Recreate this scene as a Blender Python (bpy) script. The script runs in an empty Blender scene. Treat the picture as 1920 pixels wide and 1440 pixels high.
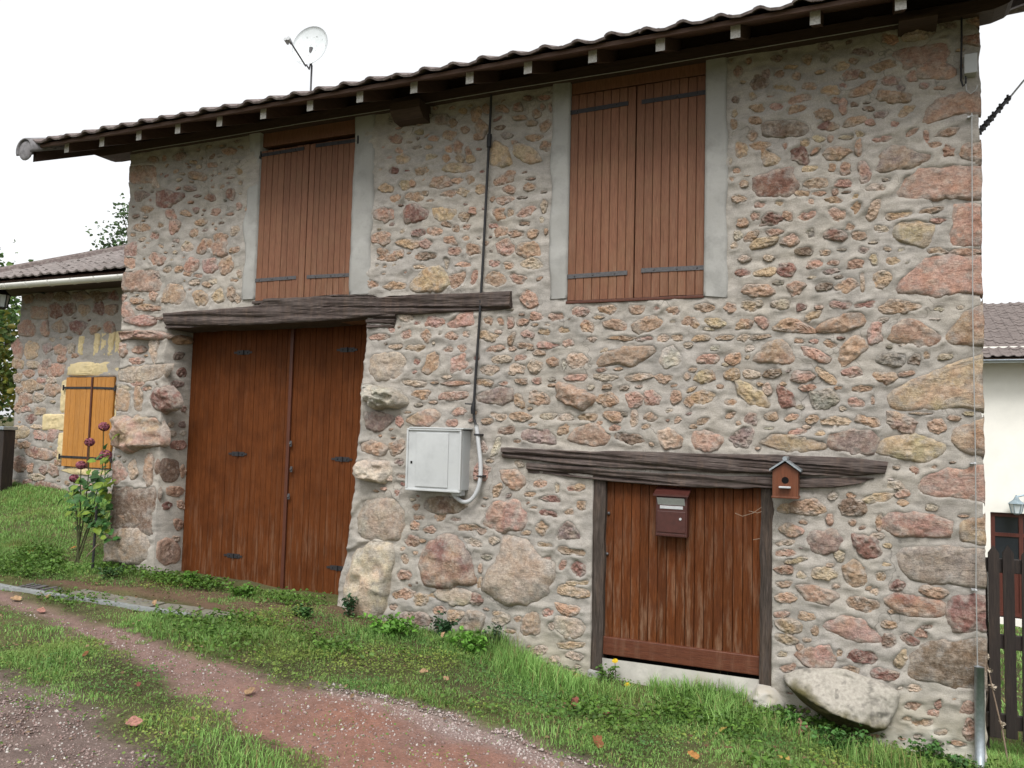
import bpy, bmesh, math, random
import numpy as np
from mathutils import Matrix, Vector

random.seed(7)
rng = np.random.default_rng(11)
SC = bpy.context.scene
COL = SC.collection

# ------------------------------------------------------------------ camera
R = np.array([[0.91578611, -0.00214219, -0.40166057],
              [0.40086616, 0.06796144, 0.91361237],
              [0.0253403, -0.99768565, 0.06309687]])
CAM = np.array([-0.65234633, -5.6062446, 1.9])
FPX = 1500.0
cam_data = bpy.data.cameras.new("camera")
cam_data.sensor_width = 36.0
cam_data.lens = 36.0 * FPX / 1920.0
cam_data.clip_start = 0.05
cam_data.clip_end = 2000.0
cam = bpy.data.objects.new("camera", cam_data)
COL.objects.link(cam)
rm = Matrix(((R[0, 0], -R[0, 1], -R[0, 2], CAM[0]),
             (R[1, 0], -R[1, 1], -R[1, 2], CAM[1]),
             (R[2, 0], -R[2, 1], -R[2, 2], CAM[2]), (0, 0, 0, 1)))
cam.matrix_world = rm
SC.camera = cam

# ------------------------------------------------------------------ overcast daylight
SUN_EL, SUN_AZ = math.radians(53), math.radians(166)
world = bpy.data.worlds.new("World")
SC.world = world
world.use_nodes = True
wt = world.node_tree
for n in list(wt.nodes):
    wt.nodes.remove(n)
w_out = wt.nodes.new("ShaderNodeOutputWorld")
w_bg = wt.nodes.new("ShaderNodeBackground")
w_sky = wt.nodes.new("ShaderNodeTexSky")
w_sky.sky_type = 'NISHITA'
w_sky.sun_disc = False
w_sky.sun_elevation = SUN_EL
w_sky.sun_rotation = SUN_AZ
w_sky.dust_density = 4.0
w_sky.air_density = 1.0
w_hs = wt.nodes.new("ShaderNodeHueSaturation")       # a thick cloud layer takes nearly all colour out of the sky
w_hs.inputs['Saturation'].default_value = 0.10
w_mix = wt.nodes.new("ShaderNodeMixRGB")             # and evens it out
w_mix.inputs[0].default_value = 0.55
w_mix.inputs[2].default_value = (9.0, 9.1, 9.3, 1)
wt.links.new(w_sky.outputs[0], w_hs.inputs['Color'])
wt.links.new(w_hs.outputs[0], w_mix.inputs[1])
wt.links.new(w_mix.outputs[0], w_bg.inputs['Color'])
w_bg.inputs['Strength'].default_value = 0.08
wt.links.new(w_bg.outputs[0], w_out.inputs['Surface'])

sun_data = bpy.data.lights.new("sun", 'SUN')
sun_data.energy = 1.5
sun_data.angle = math.radians(28)
sun_data.color = (1.0, 0.97, 0.94)
sun = bpy.data.objects.new("sun", sun_data)
COL.objects.link(sun)
sd = Vector((math.sin(SUN_AZ) * math.cos(SUN_EL), math.cos(SUN_AZ) * math.cos(SUN_EL), math.sin(SUN_EL)))
sun.rotation_euler = sd.to_track_quat('Z', 'Y').to_euler()
sun.location = (0, -8, 12)

vs = SC.view_settings
vs.view_transform = 'Standard'
vs.look = 'None'
vs.gamma = 1.0
vs.use_curve_mapping = False
vs.exposure = 1.03
SC.cycles.max_bounces = 6

# ------------------------------------------------------------------ maths helpers
def ray(px, py):
    return R @ np.array([px - 960.0, py - 720.0, FPX])

def P(px, py, y=0.0):
    """point of the plane Y = y seen at a photo pixel -> (x, z)"""
    r = ray(px, py)
    t = (y - CAM[1]) / r[1]
    p = CAM + t * r
    return float(p[0]), float(p[2])

def onx(px, py, x0):
    r = ray(px, py)
    t = (x0 - CAM[0]) / r[0]
    p = CAM + t * r
    return float(p[1]), float(p[2])

def _h(ix, iy, iz):
    n = (ix.astype(np.int64) * 374761393 + iy.astype(np.int64) * 668265263 + iz.astype(np.int64) * 2147483647 + 12345) & 0x7fffffff
    n = ((n ^ (n >> 13)) * 1274126177) & 0x7fffffff
    n = n ^ (n >> 16)
    return (n & 0xffff) / 32767.5 - 1.0

def vnoise(x, y, z=0.0):
    x, y, z = np.broadcast_arrays(np.asarray(x, float), np.asarray(y, float), np.asarray(z, float))
    ix, iy, iz = np.floor(x), np.floor(y), np.floor(z)
    fx, fy, fz = x - ix, y - iy, z - iz
    fx = fx * fx * fx * (fx * (fx * 6 - 15) + 10); fy = fy * fy * fy * (fy * (fy * 6 - 15) + 10); fz = fz * fz * (3 - 2 * fz)
    r = 0
    for dx in (0, 1):
        for dy in (0, 1):
            for dz in (0, 1):
                w = (fx if dx else 1 - fx) * (fy if dy else 1 - fy) * (fz if dz else 1 - fz)
                r = r + w * _h(ix + dx, iy + dy, iz + dz)
    return r

def fbm(x, y, z=0.0, o=3):
    a, f, s = 1.0, 1.0, 0.0
    for k in range(o):
        s = s + a * vnoise(np.asarray(x) * f + 17.3 * k, np.asarray(y) * f + 5.1 * k, np.asarray(z) * f)
        a *= 0.5; f *= 2.03
    return s

def sstep(a, b, x):
    t = np.clip((np.asarray(x, float) - a) / (b - a), 0, 1)
    return t * t * (3 - 2 * t)

def ground_z(x, y):
    x = np.asarray(x, float); y = np.asarray(y, float)
    zb = np.interp(x, [-60, -13, -9, -7.33, -6.4, -4.6, -4.1, -3.5, -3, -2.5, -1.2, -.65, 0, 1.5, 6, 40],
                   [1.2, .75, .62, .52, .48, .44, .35, .32, .28, .19, .13, .04, -.03, -.12, -.5, -1.5])
    zp = np.interp(x, [-60, -13, -8, -4, -1, 1, 6, 40], [1.1, .66, .48, .42, .33, .25, .1, -1.0])
    s = sstep(0.2, 1.9, -y)
    z = zb * (1 - s) + zp * s
    back = np.clip(y, 0, 30)
    left = .22 * np.clip(back, 0, 2.2) + .02 * back
    right = -.115 * np.clip(back, 0, 16)
    z = z + np.where(y > 0, left * (1 - sstep(-7.5, -7.0, x)) + right * sstep(-.4, .1, x), 0)
    return z + .014 * fbm(x * 2.2, y * 2.2, 3.3, 3) * np.exp(-np.hypot(x + 3, y + 2) / 30)

def G(px, py):
    """where the sight line of a photo pixel meets the ground"""
    r = ray(px, py); r = r / np.linalg.norm(r)
    t = np.arange(1.0, 40.0, 0.01)
    p = CAM[:, None] + r[:, None] * t
    below = p[2] < ground_z(p[0], p[1])
    i = int(np.argmax(below)) if below.any() else len(t) - 1
    return float(p[0, i]), float(p[1, i]), float(ground_z(p[0, i], p[1, i]))

def inpoly(x, y, poly):
    x = np.asarray(x); y = np.asarray(y)
    c = np.zeros(x.shape, bool)
    n = len(poly)
    for i in range(n):
        x1, y1 = poly[i]; x2, y2 = poly[(i + 1) % n]
        if y1 == y2:
            continue
        k = ((y1 > y) != (y2 > y)) & (x < (x2 - x1) * (y - y1) / (y2 - y1) + x1)
        c ^= k
    return c

# ------------------------------------------------------------------ object helpers
def wloc(o):
    v = Vector(o.location)
    while o.parent:
        o = o.parent
        v = v + o.location
    return v

def adopt(o, parent):
    """parents o and keeps it where it is (parents are never rotated)"""
    if parent is not None:
        base = wloc(parent)
        o.location = Vector(o.location) - base
        o.parent = parent

def tag(o, label=None, cat=None, group=None, kind=None):
    if label: o['label'] = label
    if cat: o['category'] = cat
    if group: o['group'] = group
    if kind: o['kind'] = kind
    return o

def empty(name, loc, label=None, cat=None, group=None):
    o = bpy.data.objects.new(name, None)
    o.empty_display_size = .1
    COL.objects.link(o)
    o.location = loc
    return tag(o, label, cat, group)

def set_cols(me, cols):
    a = me.color_attributes.new('col', 'FLOAT_COLOR', 'POINT')
    c = np.ones((len(me.vertices), 4), np.float32)
    c[:, :3] = cols
    a.data.foreach_set('color', c.ravel())

def make_mesh(name, verts, faces, mats, smooth=False, cols=None, mi=None):
    me = bpy.data.meshes.new(name)
    if isinstance(faces, np.ndarray):
        k = faces.shape[1]; nf = len(faces)
        verts = np.asarray(verts, np.float32)
        me.vertices.add(len(verts)); me.vertices.foreach_set('co', verts.ravel())
        me.loops.add(nf * k); me.loops.foreach_set('vertex_index', faces.astype(np.int32).ravel())
        me.polygons.add(nf)
        me.polygons.foreach_set('loop_start', np.arange(0, nf * k, k, dtype=np.int32))
        me.polygons.foreach_set('loop_total', np.full(nf, k, np.int32))
    else:
        me.from_pydata([tuple(map(float, v)) for v in verts], [], faces)
    if not isinstance(mats, (list, tuple)):
        mats = [mats]
    for m in mats:
        me.materials.append(m)
    if smooth:
        me.polygons.foreach_set('use_smooth', np.ones(len(me.polygons), bool))
    if mi is not None:
        me.polygons.foreach_set('material_index', np.asarray(mi, np.int32))
    if cols is not None:
        set_cols(me, cols)
    me.update(calc_edges=True)
    me.validate()
    return me

def link(name, me, parent=None, loc=(0, 0, 0), rot=None):
    o = bpy.data.objects.new(name, me)
    COL.objects.link(o)
    o.location = loc
    if rot is not None:
        o.rotation_euler = rot
    adopt(o, parent)
    return o

def mesh(name, verts, faces, mats, parent=None, smooth=False, cols=None, loc=(0, 0, 0), mi=None, rot=None):
    return link(name, make_mesh(name, verts, faces, mats, smooth, cols, mi), parent, loc, rot)

class MB:
    """collects simple solids and links them as ONE mesh object"""
    def __init__(self):
        self.v = []; self.f = []; self.m = []
    def add(self, verts, faces, m=0):
        b = len(self.v)
        self.v += [tuple(map(float, p)) for p in verts]
        self.f += [tuple(b + i for i in f) for f in faces]
        self.m += [m] * len(faces)
    def box(self, x0, x1, y0, y1, z0, z1, m=0, bev=0.0):
        if bev <= 0:
            v = [(x, y, z) for z in (z0, z1) for y in (y0, y1) for x in (x0, x1)]
            self.add(v, [(0, 2, 3, 1), (4, 5, 7, 6), (0, 1, 5, 4), (2, 6, 7, 3), (0, 4, 6, 2), (1, 3, 7, 5)], m)
            return
        bm = bmesh.new()
        bmesh.ops.create_cube(bm, size=1.0)
        bmesh.ops.scale(bm, vec=(x1 - x0, y1 - y0, z1 - z0), verts=bm.verts)
        bmesh.ops.translate(bm, vec=((x0 + x1) / 2, (y0 + y1) / 2, (z0 + z1) / 2), verts=bm.verts)
        bmesh.ops.bevel(bm, geom=list(bm.edges), offset=bev, segments=2, profile=.5, affect='EDGES')
        bm.verts.index_update()
        self.add([v.co[:] for v in bm.verts], [tuple(v.index for v in f.verts) for f in bm.faces], m)
        bm.free()
    def tube(self, pts, r, n=8, m=0, cap=True):
        pts = [Vector(p) for p in pts]
        rs = r if isinstance(r, (list, tuple)) else [r] * len(pts)
        b = len(self.v)
        up = None
        for i, p in enumerate(pts):
            t = (pts[min(i + 1, len(pts) - 1)] - pts[max(i - 1, 0)]).normalized()
            if up is None:
                up = Vector((0, 0, 1)) if abs(t.z) < .9 else Vector((0, 1, 0))
            u = t.cross(up).normalized(); w = u.cross(t).normalized(); up = w
            for k in range(n):
                a = 2 * math.pi * k / n
                q = p + (u * math.cos(a) + w * math.sin(a)) * rs[i]
                self.v.append((q.x, q.y, q.z))
        for i in range(len(pts) - 1):
            for k in range(n):
                k2 = (k + 1) % n
                self.f.append((b + i * n + k, b + i * n + k2, b + (i + 1) * n + k2, b + (i + 1) * n + k)); self.m.append(m)
        if cap:
            self.f.append(tuple(b + k for k in range(n))); self.m.append(m)
            e = b + (len(pts) - 1) * n
            self.f.append(tuple(e + n - 1 - k for k in range(n))); self.m.append(m)
    def ball(self, c, r, n=8, m=0):
        rx, ry, rz = r if isinstance(r, (list, tuple)) else (r, r, r)
        vs_, fs = [], []
        k = n // 2
        vs_.append((c[0], c[1], c[2] + rz))
        for i in range(1, k):
            a = math.pi * i / k
            for j in range(n):
                b = 2 * math.pi * j / n
                vs_.append((c[0] + rx * math.sin(a) * math.cos(b), c[1] + ry * math.sin(a) * math.sin(b), c[2] + rz * math.cos(a)))
        vs_.append((c[0], c[1], c[2] - rz))
        for j in range(n):
            fs.append((0, 1 + j, 1 + (j + 1) % n))
            fs.append((len(vs_) - 1, 1 + (k - 2) * n + (j + 1) % n, 1 + (k - 2) * n + j))
        for i in range(k - 2):
            for j in range(n):
                a, b = 1 + i * n + j, 1 + i * n + (j + 1) % n
                fs.append((a, a + n, b + n, b))
        self.add(vs_, fs, m)
    def build(self, name, mats, parent=None, smooth=False, loc=(0, 0, 0), rot=None):
        v = [(a - loc[0], b - loc[1], c - loc[2]) for a, b, c in self.v]
        return mesh(name, v, self.f, mats, parent, smooth, None, loc, self.m, rot)
# ------------------------------------------------------------------ materials
class NT:
    def __init__(self, name):
        self.m = bpy.data.materials.new(name)
        self.m.use_nodes = True
        self.t = self.m.node_tree
        for n in list(self.t.nodes):
            self.t.nodes.remove(n)
        self.out = self.n('ShaderNodeOutputMaterial')
        self.b = self.n('ShaderNodeBsdfPrincipled')
        self.l(self.b.outputs[0], self.out.inputs['Surface'])
        self.pos = self.n('ShaderNodeNewGeometry').outputs['Position']
    def n(self, k, **kw):
        x = self.t.nodes.new(k)
        for a, b in kw.items():
            setattr(x, a, b)
        return x
    def l(self, a, b):
        self.t.links.new(a, b)
    def scaled(self, s, src=None):
        m = self.n('ShaderNodeMapping')
        m.inputs['Scale'].default_value = s
        self.l(src or self.pos, m.inputs['Vector'])
        return m.outputs[0]
    def noise(self, scale, detail=4, rough=.6, vec=None, dist=0.0):
        x = self.n('ShaderNodeTexNoise')
        x.inputs['Scale'].default_value = scale
        x.inputs['Detail'].default_value = detail
        x.inputs['Roughness'].default_value = rough
        x.inputs['Distortion'].default_value = dist
        self.l(vec or self.pos, x.inputs['Vector'])
        return x.outputs['Fac']
    def ramp(self, fac, stops):
        x = self.n('ShaderNodeValToRGB')
        e = x.color_ramp.elements
        while len(e) < len(stops):
            e.new(.5)
        for i, (p, c) in enumerate(stops):
            e[i].position = p
            e[i].color = (*c, 1) if isinstance(c, (tuple, list)) else (c, c, c, 1)
        self.l(fac, x.inputs[0])
        return x.outputs[0]
    def mix(self, fac, a, b, mode='MIX'):
        x = self.n('ShaderNodeMixRGB', blend_type=mode)
        for i, s in ((0, fac), (1, a), (2, b)):
            if isinstance(s, (int, float)):
                x.inputs[i].default_value = s if i == 0 else (s, s, s, 1)
            elif isinstance(s, (tuple, list)):
                x.inputs[i].default_value = (*s, 1)
            else:
                self.l(s, x.inputs[i])
        return x.outputs[0]
    def math(self, op, a, b=0.0):
        x = self.n('ShaderNodeMath', operation=op)
        for i, s in ((0, a), (1, b)):
            if isinstance(s, (int, float)):
                x.inputs[i].default_value = s
            else:
                self.l(s, x.inputs[i])
        return x.outputs[0]
    def attr(self, name='col'):
        x = self.n('ShaderNodeAttribute')
        x.attribute_name = name
        return x.outputs['Color']
    def rnd(self):
        return self.n('ShaderNodeObjectInfo').outputs['Random']
    def sep(self, src=None):
        x = self.n('ShaderNodeSeparateXYZ')
        self.l(src or self.pos, x.inputs[0])
        return x.outputs
    def bump(self, h, strength=.5, dist=.01, prev=None):
        x = self.n('ShaderNodeBump')
        x.inputs['Strength'].default_value = strength
        x.inputs['Distance'].default_value = dist
        self.l(h, x.inputs['Height'])
        if prev is not None:
            self.l(prev, x.inputs['Normal'])
        return x.outputs[0]
    def fin(self, col, rough=.9, normal=None, spec=.3, metal=0.0):
        if isinstance(col, (tuple, list)):
            self.b.inputs['Base Color'].default_value = (*col, 1)
        else:
            self.l(col, self.b.inputs['Base Color'])
        if isinstance(rough, (int, float)):
            self.b.inputs['Roughness'].default_value = rough
        else:
            self.l(rough, self.b.inputs['Roughness'])
        self.b.inputs['Specular IOR Level'].default_value = spec
        self.b.inputs['Metallic'].default_value = metal
        if normal is not None:
            self.l(normal, self.b.inputs['Normal'])
        return self.m

def m_stone():
    t = NT('rubble_stone')
    c = t.attr()
    big = t.noise(9, 4, .6)
    mid = t.noise(34, 6, .75)
    fine = t.noise(190, 4, .75)
    lay = t.noise(30, 5, .7, t.scaled((.5, .5, 2.2)), .8)
    c = t.mix(t.ramp(big, [(.38, 0.0), (.66, .5)]), c, t.mix(1.0, c, (.98, .80, .64), 'MULTIPLY'))
    c = t.mix(1.0, c, t.ramp(mid, [(.25, .52), (.5, 1.0), (.75, 1.42)]), 'MULTIPLY')
    c = t.mix(1.0, c, t.ramp(fine, [(.3, .62), (.5, 1.0), (.72, 1.36)]), 'MULTIPLY')
    pale = t.ramp(t.noise(17, 5, .7), [(.50, 0.0), (.72, .55)])        # pale crystal veins
    c = t.mix(pale, c, (.47, .40, .33))
    dust = t.ramp(t.noise(26, 6, .8), [(.52, 0.0), (.66, .6)])          # lime left by the pointing
    c = t.mix(dust, c, (.34, .315, .285))
    dark = t.ramp(lay, [(.58, 0.0), (.74, .6)])
    c = t.mix(dark, c, (.085, .062, .05))
    n = t.bump(fine, .6, .004)
    n = t.bump(mid, .9, .012, n)
    n = t.bump(lay, .7, .010, n)
    return t.fin(c, .95, n, .12)

def m_mortar(name='lime_mortar', base=(.328, .305, .280)):
    t = NT(name)
    big = t.noise(1.3, 4, .6)
    mid = t.noise(11, 5, .65, t.scaled((.7, .7, 1.4)))
    fine = t.noise(160, 3, .7)
    c = t.mix(t.ramp(big, [(.35, 0.0), (.7, 1.0)]), base, tuple(a * b for a, b in zip(base, (1.12, 1.10, 1.03))))
    c = t.mix(1.0, c, t.ramp(mid, [(.28, .72), (.5, 1.0), (.75, 1.2)]), 'MULTIPLY')
    c = t.mix(1.0, c, t.ramp(fine, [(.3, .78), (.7, 1.2)]), 'MULTIPLY')
    c = t.mix(t.ramp(t.noise(3.2, 6, .75), [(.47, 0.0), (.70, .65)]), c, (.215, .208, .192))
    c = t.mix(t.ramp(t.noise(5.5, 5, .7), [(.56, 0.0), (.74, .5)]), c, (.40, .378, .345))
    c = t.mix(t.ramp(t.noise(6, 5, .7, t.scaled((1, 1, .10))), [(.56, 0.0), (.72, .38)]), c, (.20, .19, .17))
    vo = t.n('ShaderNodeTexVoronoi', feature='DISTANCE_TO_EDGE')
    vo.inputs['Scale'].default_value = 2.6
    dv = t.n('ShaderNodeVectorMath', operation='ADD')
    wv_ = t.n('ShaderNodeTexNoise'); wv_.inputs['Scale'].default_value = 6.0; t.l(t.pos, wv_.inputs['Vector'])
    sv_ = t.n('ShaderNodeVectorMath', operation='SCALE'); sv_.inputs['Scale'].default_value = .35
    t.l(wv_.outputs['Color'], sv_.inputs[0]); t.l(t.pos, dv.inputs[0]); t.l(sv_.outputs[0], dv.inputs[1]); t.l(dv.outputs[0], vo.inputs['Vector'])
    crk = t.math('MULTIPLY', t.ramp(vo.outputs['Distance'], [(0.0, 1.0), (.012, 0.0)]), t.ramp(t.noise(1.7, 3, .5), [(.5, 0.0), (.6, .7)]))
    c = t.mix(crk, c, (.10, .09, .08))
    # damp, algae and old lime bloom close to the ground: real stains of the wall foot
    z = t.sep()[2]
    low = t.math('SUBTRACT', t.math('ADD', t.math('MULTIPLY', z, -1.1), 1.25), t.math('MULTIPLY', t.noise(2.4, 4, .6), .9))
    c = t.mix(t.ramp(low, [(.25, 0.0), (.6, .55)]), c, (.37, .335, .25))
    bloom = t.math('SUBTRACT', t.math('ADD', t.math('MULTIPLY', z, -1.7), 1.2), t.math('MULTIPLY', t.noise(4.0, 4, .6), 1.1))
    c = t.mix(t.ramp(bloom, [(.35, 0.0), (.55, .7)]), c, (.52, .50, .44))
    n = t.bump(fine, .5, .003)
    n = t.bump(mid, .6, .012, n)
    return t.fin(c, .95, n, .12)

def m_wood(name, c1, c2, c3=None, grey=.0, rough=.6, axis=2, var=.35, bump=.35, streak=0.5, low_wear=None, spec=.35):
    """long grained wood; every board gets its own tone from its object's random number"""
    t = NT(name)
    s = [1.0, 1.0, 1.0]; s[axis] = .055
    off = t.n('ShaderNodeVectorMath', operation='ADD')
    cmb = t.n('ShaderNodeCombineXYZ')
    r = t.rnd()
    for i in range(3):
        t.l(t.math('MULTIPLY', r, 37.0 + 11 * i), cmb.inputs[i])
    t.l(t.pos, off.inputs[0]); t.l(cmb.outputs[0], off.inputs[1])
    v = t.scaled(tuple(s), off.outputs[0])
    g1 = t.noise(70, 5, .65, v, .4)
    g2 = t.noise(260, 3, .6, v)
    blot = t.noise(5, 4, .6)
    c = t.mix(t.ramp(g1, [(.3, 0.0), (.7, 1.0)]), c1, c2)
    if c3:
        c = t.mix(t.ramp(blot, [(.45, 0.0), (.7, .7)]), c, c3)
    c = t.mix(1.0, c, t.ramp(g2, [(.3, 1 - streak * .6), (.7, 1 + streak * .45)]), 'MULTIPLY')
    c = t.mix(1.0, c, t.ramp(r, [(0, 1 - var * .5), (1, 1 + var * .5)]), 'MULTIPLY')
    if grey:
        wv = t.scaled((1, 1, .12), off.outputs[0])
        k = t.ramp(t.noise(22, 5, .7, wv), [(.5, 0.0), (.75, grey)])
        if low_wear:                                  # rain splashes strip the stain off the foot of the door
            z0, z1 = low_wear
            f = t.math('DIVIDE', t.math('SUBTRACT', z1, t.sep()[2]), z1 - z0)
            x = t.n('ShaderNodeClamp'); t.l(f, x.inputs[0])
            k = t.math('MULTIPLY', k, t.math('ADD', t.math('MULTIPLY', x.outputs[0], .9), .15))
        c = t.mix(k, c, (.27, .175, .115))
    n = t.bump(g2, bump, .003)
    n = t.bump(g1, bump, .006, n)
    return t.fin(c, rough, n, spec)

def m_plain(name, col, rough=.6, var=.25, scale=20, spec=.4, metal=0.0, bump=.15, bd=.003, dirt=None):
    t = NT(name)
    a = t.noise(scale, 5, .65)
    c = t.mix(1.0, col, t.ramp(a, [(.3, 1 - var), (.7, 1 + var)]), 'MULTIPLY')
    if dirt:
        c = t.mix(t.ramp(t.noise(scale * .5, 6, .7), [(.52, 0.0), (.7, dirt[1])]), c, dirt[0])
    return t.fin(c, rough, t.bump(a, bump, bd), spec, metal)

def m_attr(name, rough=.7, spec=.25, transl=0.0, var=.2, scale=30):
    t = NT(name)
    c = t.attr()
    c = t.mix(1.0, c, t.ramp(t.noise(scale, 3, .6), [(.3, 1 - var), (.7, 1 + var)]), 'MULTIPLY')
    nb = t.bump(t.noise(60, 5, .75), .8, .01) if name == 'boulder_rock' else None
    m = t.fin(c, rough, nb, spec)
    if transl:
        tr = t.n('ShaderNodeBsdfTranslucent')
        t.l(c, tr.inputs['Color'])
        mx = t.n('ShaderNodeMixShader')
        mx.inputs[0].default_value = transl
        t.l(t.b.outputs[0], mx.inputs[1]); t.l(tr.outputs[0], mx.inputs[2])
        t.l(mx.outputs[0], t.out.inputs['Surface'])
    return m

def m_ground():
    t = NT('ground_soil')
    c = t.attr()
    a = t.noise(7, 5, .65); b = t.noise(60, 5, .75); d = t.noise(330, 2, .6)
    c = t.mix(1.0, c, t.ramp(a, [(.3, .80), (.7, 1.2)]), 'MULTIPLY')
    c = t.mix(1.0, c, t.ramp(b, [(.28, .68), (.72, 1.3)]), 'MULTIPLY')
    c = t.mix(t.ramp(d, [(.60, 0.0), (.70, .5)]), c, (.36, .32, .29))
    c = t.mix(t.ramp(d, [(.28, .6), (.38, 0.0)]), c, (.06, .04, .035))
    n = t.bump(d, .6, .006)
    n = t.bump(b, .6, .015, n)
    return t.fin(c, .97, n, .12)

M = {}
M['stone'] = m_stone()
M['stone_plain'] = m_attr('boulder_rock', .95, .12, 0, .20, 40)
M['mortar'] = m_mortar()
M['mortar_pink'] = m_mortar('pinkish_mortar', (.315, .295, .278))
M['cement'] = m_plain('cement_render', (.315, .312, .295), .95, .22, 6, .12, 0, .6, .010, ((.20, .195, .18), .7))
M['limewash'] = m_plain('white_plaster', (.46, .44, .40), .9, .2, 9, .15, 0, .4, .008, ((.33, .29, .22), .7))
M['garage'] = m_wood('garage_door_stain', (.082, .0245, .0072), (.128, .041, .0125), (.066, .020, .0065), .5, .65, 2, .10, .2, .3, (.45, 1.4), .08)
M['garage_trim'] = m_wood('garage_trim_stain', (.062, .020, .012), (.10, .032, .016), None, .0, .5, 2, .1)
M['shutter'] = m_wood('brown_shutter_stain', (.150, .066, .038), (.195, .092, .054), (.18, .094, .052), .55, .6, 2, .18, .3, .45, (2.9, 3.7), .2)
M['hatch'] = m_wood('hatch_stain', (.080, .0235, .0078), (.132, .044, .0150), (.095, .033, .015), .9, .65, 2, .45, .35, .6, (.3, 1.7), .08)
M['hatch_rail'] = m_wood('hatch_rail_stain', (.085, .026, .013), (.12, .038, .018), None, .2, .5, 0, .1)
M['orange_shutter'] = m_wood('honey_shutter_stain', (.36, .155, .030), (.47, .215, .050), (.40, .17, .03), .15, .55, 2, .14, .2, .35)
M['old_beam'] = m_wood('weathered_oak_beam', (.042, .031, .028), (.125, .102, .092), (.06, .043, .038), .2, .85, 0, .12, .9, .8, None, .2)
M['old_post'] = m_wood('weathered_oak_post', (.034, .026, .022), (.095, .076, .066), (.05, .04, .03), .2, .85, 2, .12, .9, .8, None, .2)
M['rafter'] = m_wood('eaves_timber', (.050, .029, .021), (.085, .050, .036), None, .0, .7, 1, .2)
M['purlin'] = m_wood('purlin_timber', (.045, .028, .022), (.072, .045, .034), None, .0, .7, 0, .2)
M['soffit'] = m_wood('soffit_boards', (.075, .042, .030), (.115, .066, .047), None, .0, .7, 0, .2)
M['end_grain'] = m_plain('bleached_end_grain', (.50, .49, .47), .9, .35, 60, .1, 0, .3, .003, ((.2, .17, .14), .7))
M['tile'] = m_plain('old_roof_tile', (.150, .122, .115), .9, .4, 26, .15, 0, .5, .006, ((.24, .225, .20), .7))
M['tile_pale'] = m_plain('faded_roof_tile', (.225, .200, .190), .9, .35, 16, .15, 0, .4, .006, ((.14, .11, .10), .7))
M['tile_brown'] = m_plain('brown_roof_tile', (.165, .140, .130), .9, .35, 9, .15, 0, .4, .006, ((.11, .085, .08), .7))
M['lichen_tile'] = m_plain('lichen_grey_tile', (.19, .185, .19), .9, .4, 30, .15, 0, .5, .006, ((.10, .09, .09), .8))
M['iron'] = m_plain('black_iron', (.028, .027, .030), .55, .3, 60, .5, .3, .2)
M['iron_grey'] = m_plain('worn_iron', (.085, .082, .085), .55, .35, 60, .5, .4, .2)
M['zinc'] = m_plain('galvanised_steel', (.36, .40, .43), .42, .2, 40, .5, .75, .1)
M['alu'] = m_plain('brushed_metal', (.48, .49, .50), .45, .1, 40, .5, .3, .05)
M['grp'] = m_plain('light_grey_plastic', (.44, .455, .455), .5, .12, 6, .4, 0, .05, .002, ((.36, .37, .355), .6))
M['grp_edge'] = m_plain('grey_plastic_edge', (.40, .415, .42), .5, .08, 6, .4, 0, .05)
M['pvc'] = m_plain('grey_conduit', (.46, .47, .48), .5, .1, 10, .4, 0, .05)
M['black_rubber'] = m_plain('black_cable', (.016, .016, .018), .6, .2, 30, .35, 0, .1)
M['wire'] = m_plain('thin_grey_wire', (.34, .34, .33), .5, .1, 30, .4, .3, .05)
M['mailbox'] = m_plain('maroon_paint', (.058, .018, .014), .4, .2, 30, .5, 0, .08)
M['birdhouse'] = m_wood('birdhouse_stain', (.10, .030, .012), (.145, .047, .020), None, .1, .5, 2, .1, .2, .3)
M['black'] = m_plain('black_hole', (.008, .007, .007), .9, .1, 20, .1)
M['white_gutter'] = m_plain('white_gutter_paint', (.70, .70, .66), .45, .06, 6, .4, 0, .03)
M['cream'] = m_plain('cream_wall_render', (.84, .825, .765), .9, .05, 3, .1, 0, .15, .003)
M['yellow_stone'] = m_plain('yellow_limestone', (.58, .475, .275), .9, .16, 14, .15, 0, .35, .005, ((.46, .40, .28), .6))
M['fence_dark'] = m_wood('dark_fence_stain', (.018, .013, .012), (.032, .024, .020), None, .1, .7, 2, .3, .4)
M['door_red'] = m_wood('red_brown_door', (.075, .020, .014), (.10, .030, .020), None, .0, .5, 2, .2)
M['glass_dark'] = m_plain('dark_window_glass', (.02, .024, .03), .08, .1, 3, .6, 0, .0)
M['lamp_glass'] = m_plain('frosted_lamp_glass', (.62, .68, .70), .3, .05, 6, .5)
M['lamp_metal'] = m_plain('blue_grey_lamp_metal', (.26, .33, .37), .5, .2, 20, .5, .3)
M['concrete'] = m_plain('concrete_kerb', (.25, .265, .265), .9, .25, 25, .2, 0, .4, .006, ((.16, .17, .12), .7))
M['slab'] = m_plain('mossy_slab', (.185, .175, .145), .95, .3, 18, .15, 0, .5, .008, ((.09, .11, .04), .8))
M['grate'] = m_plain('drain_grate', (.13, .125, .13), .6, .25, 40, .4, .4, .2)
M['boulder'] = m_plain('pale_boulder', (.33, .305, .265), .95, .35, 30, .12, 0, .9, .012, ((.14, .135, .075), .85))
M['ground'] = m_ground()
M['sill'] = m_plain('pink_stone_sill', (.33, .225, .175), .95, .3, 25, .12, 0, .6, .008, ((.20, .17, .12), .7))
M['gravel'] = m_attr('gravel_pebbles', .9, .2, 0.0, .3, 200)
M['grass'] = m_attr('grass_blades', .6, .25, .35, .12, 3)
M['leaf'] = m_attr('green_leaves', .5, .3, .3, .25, 25)
M['dry_leaf'] = m_attr('fallen_leaves', .8, .15, .15, .35, 60)
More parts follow.
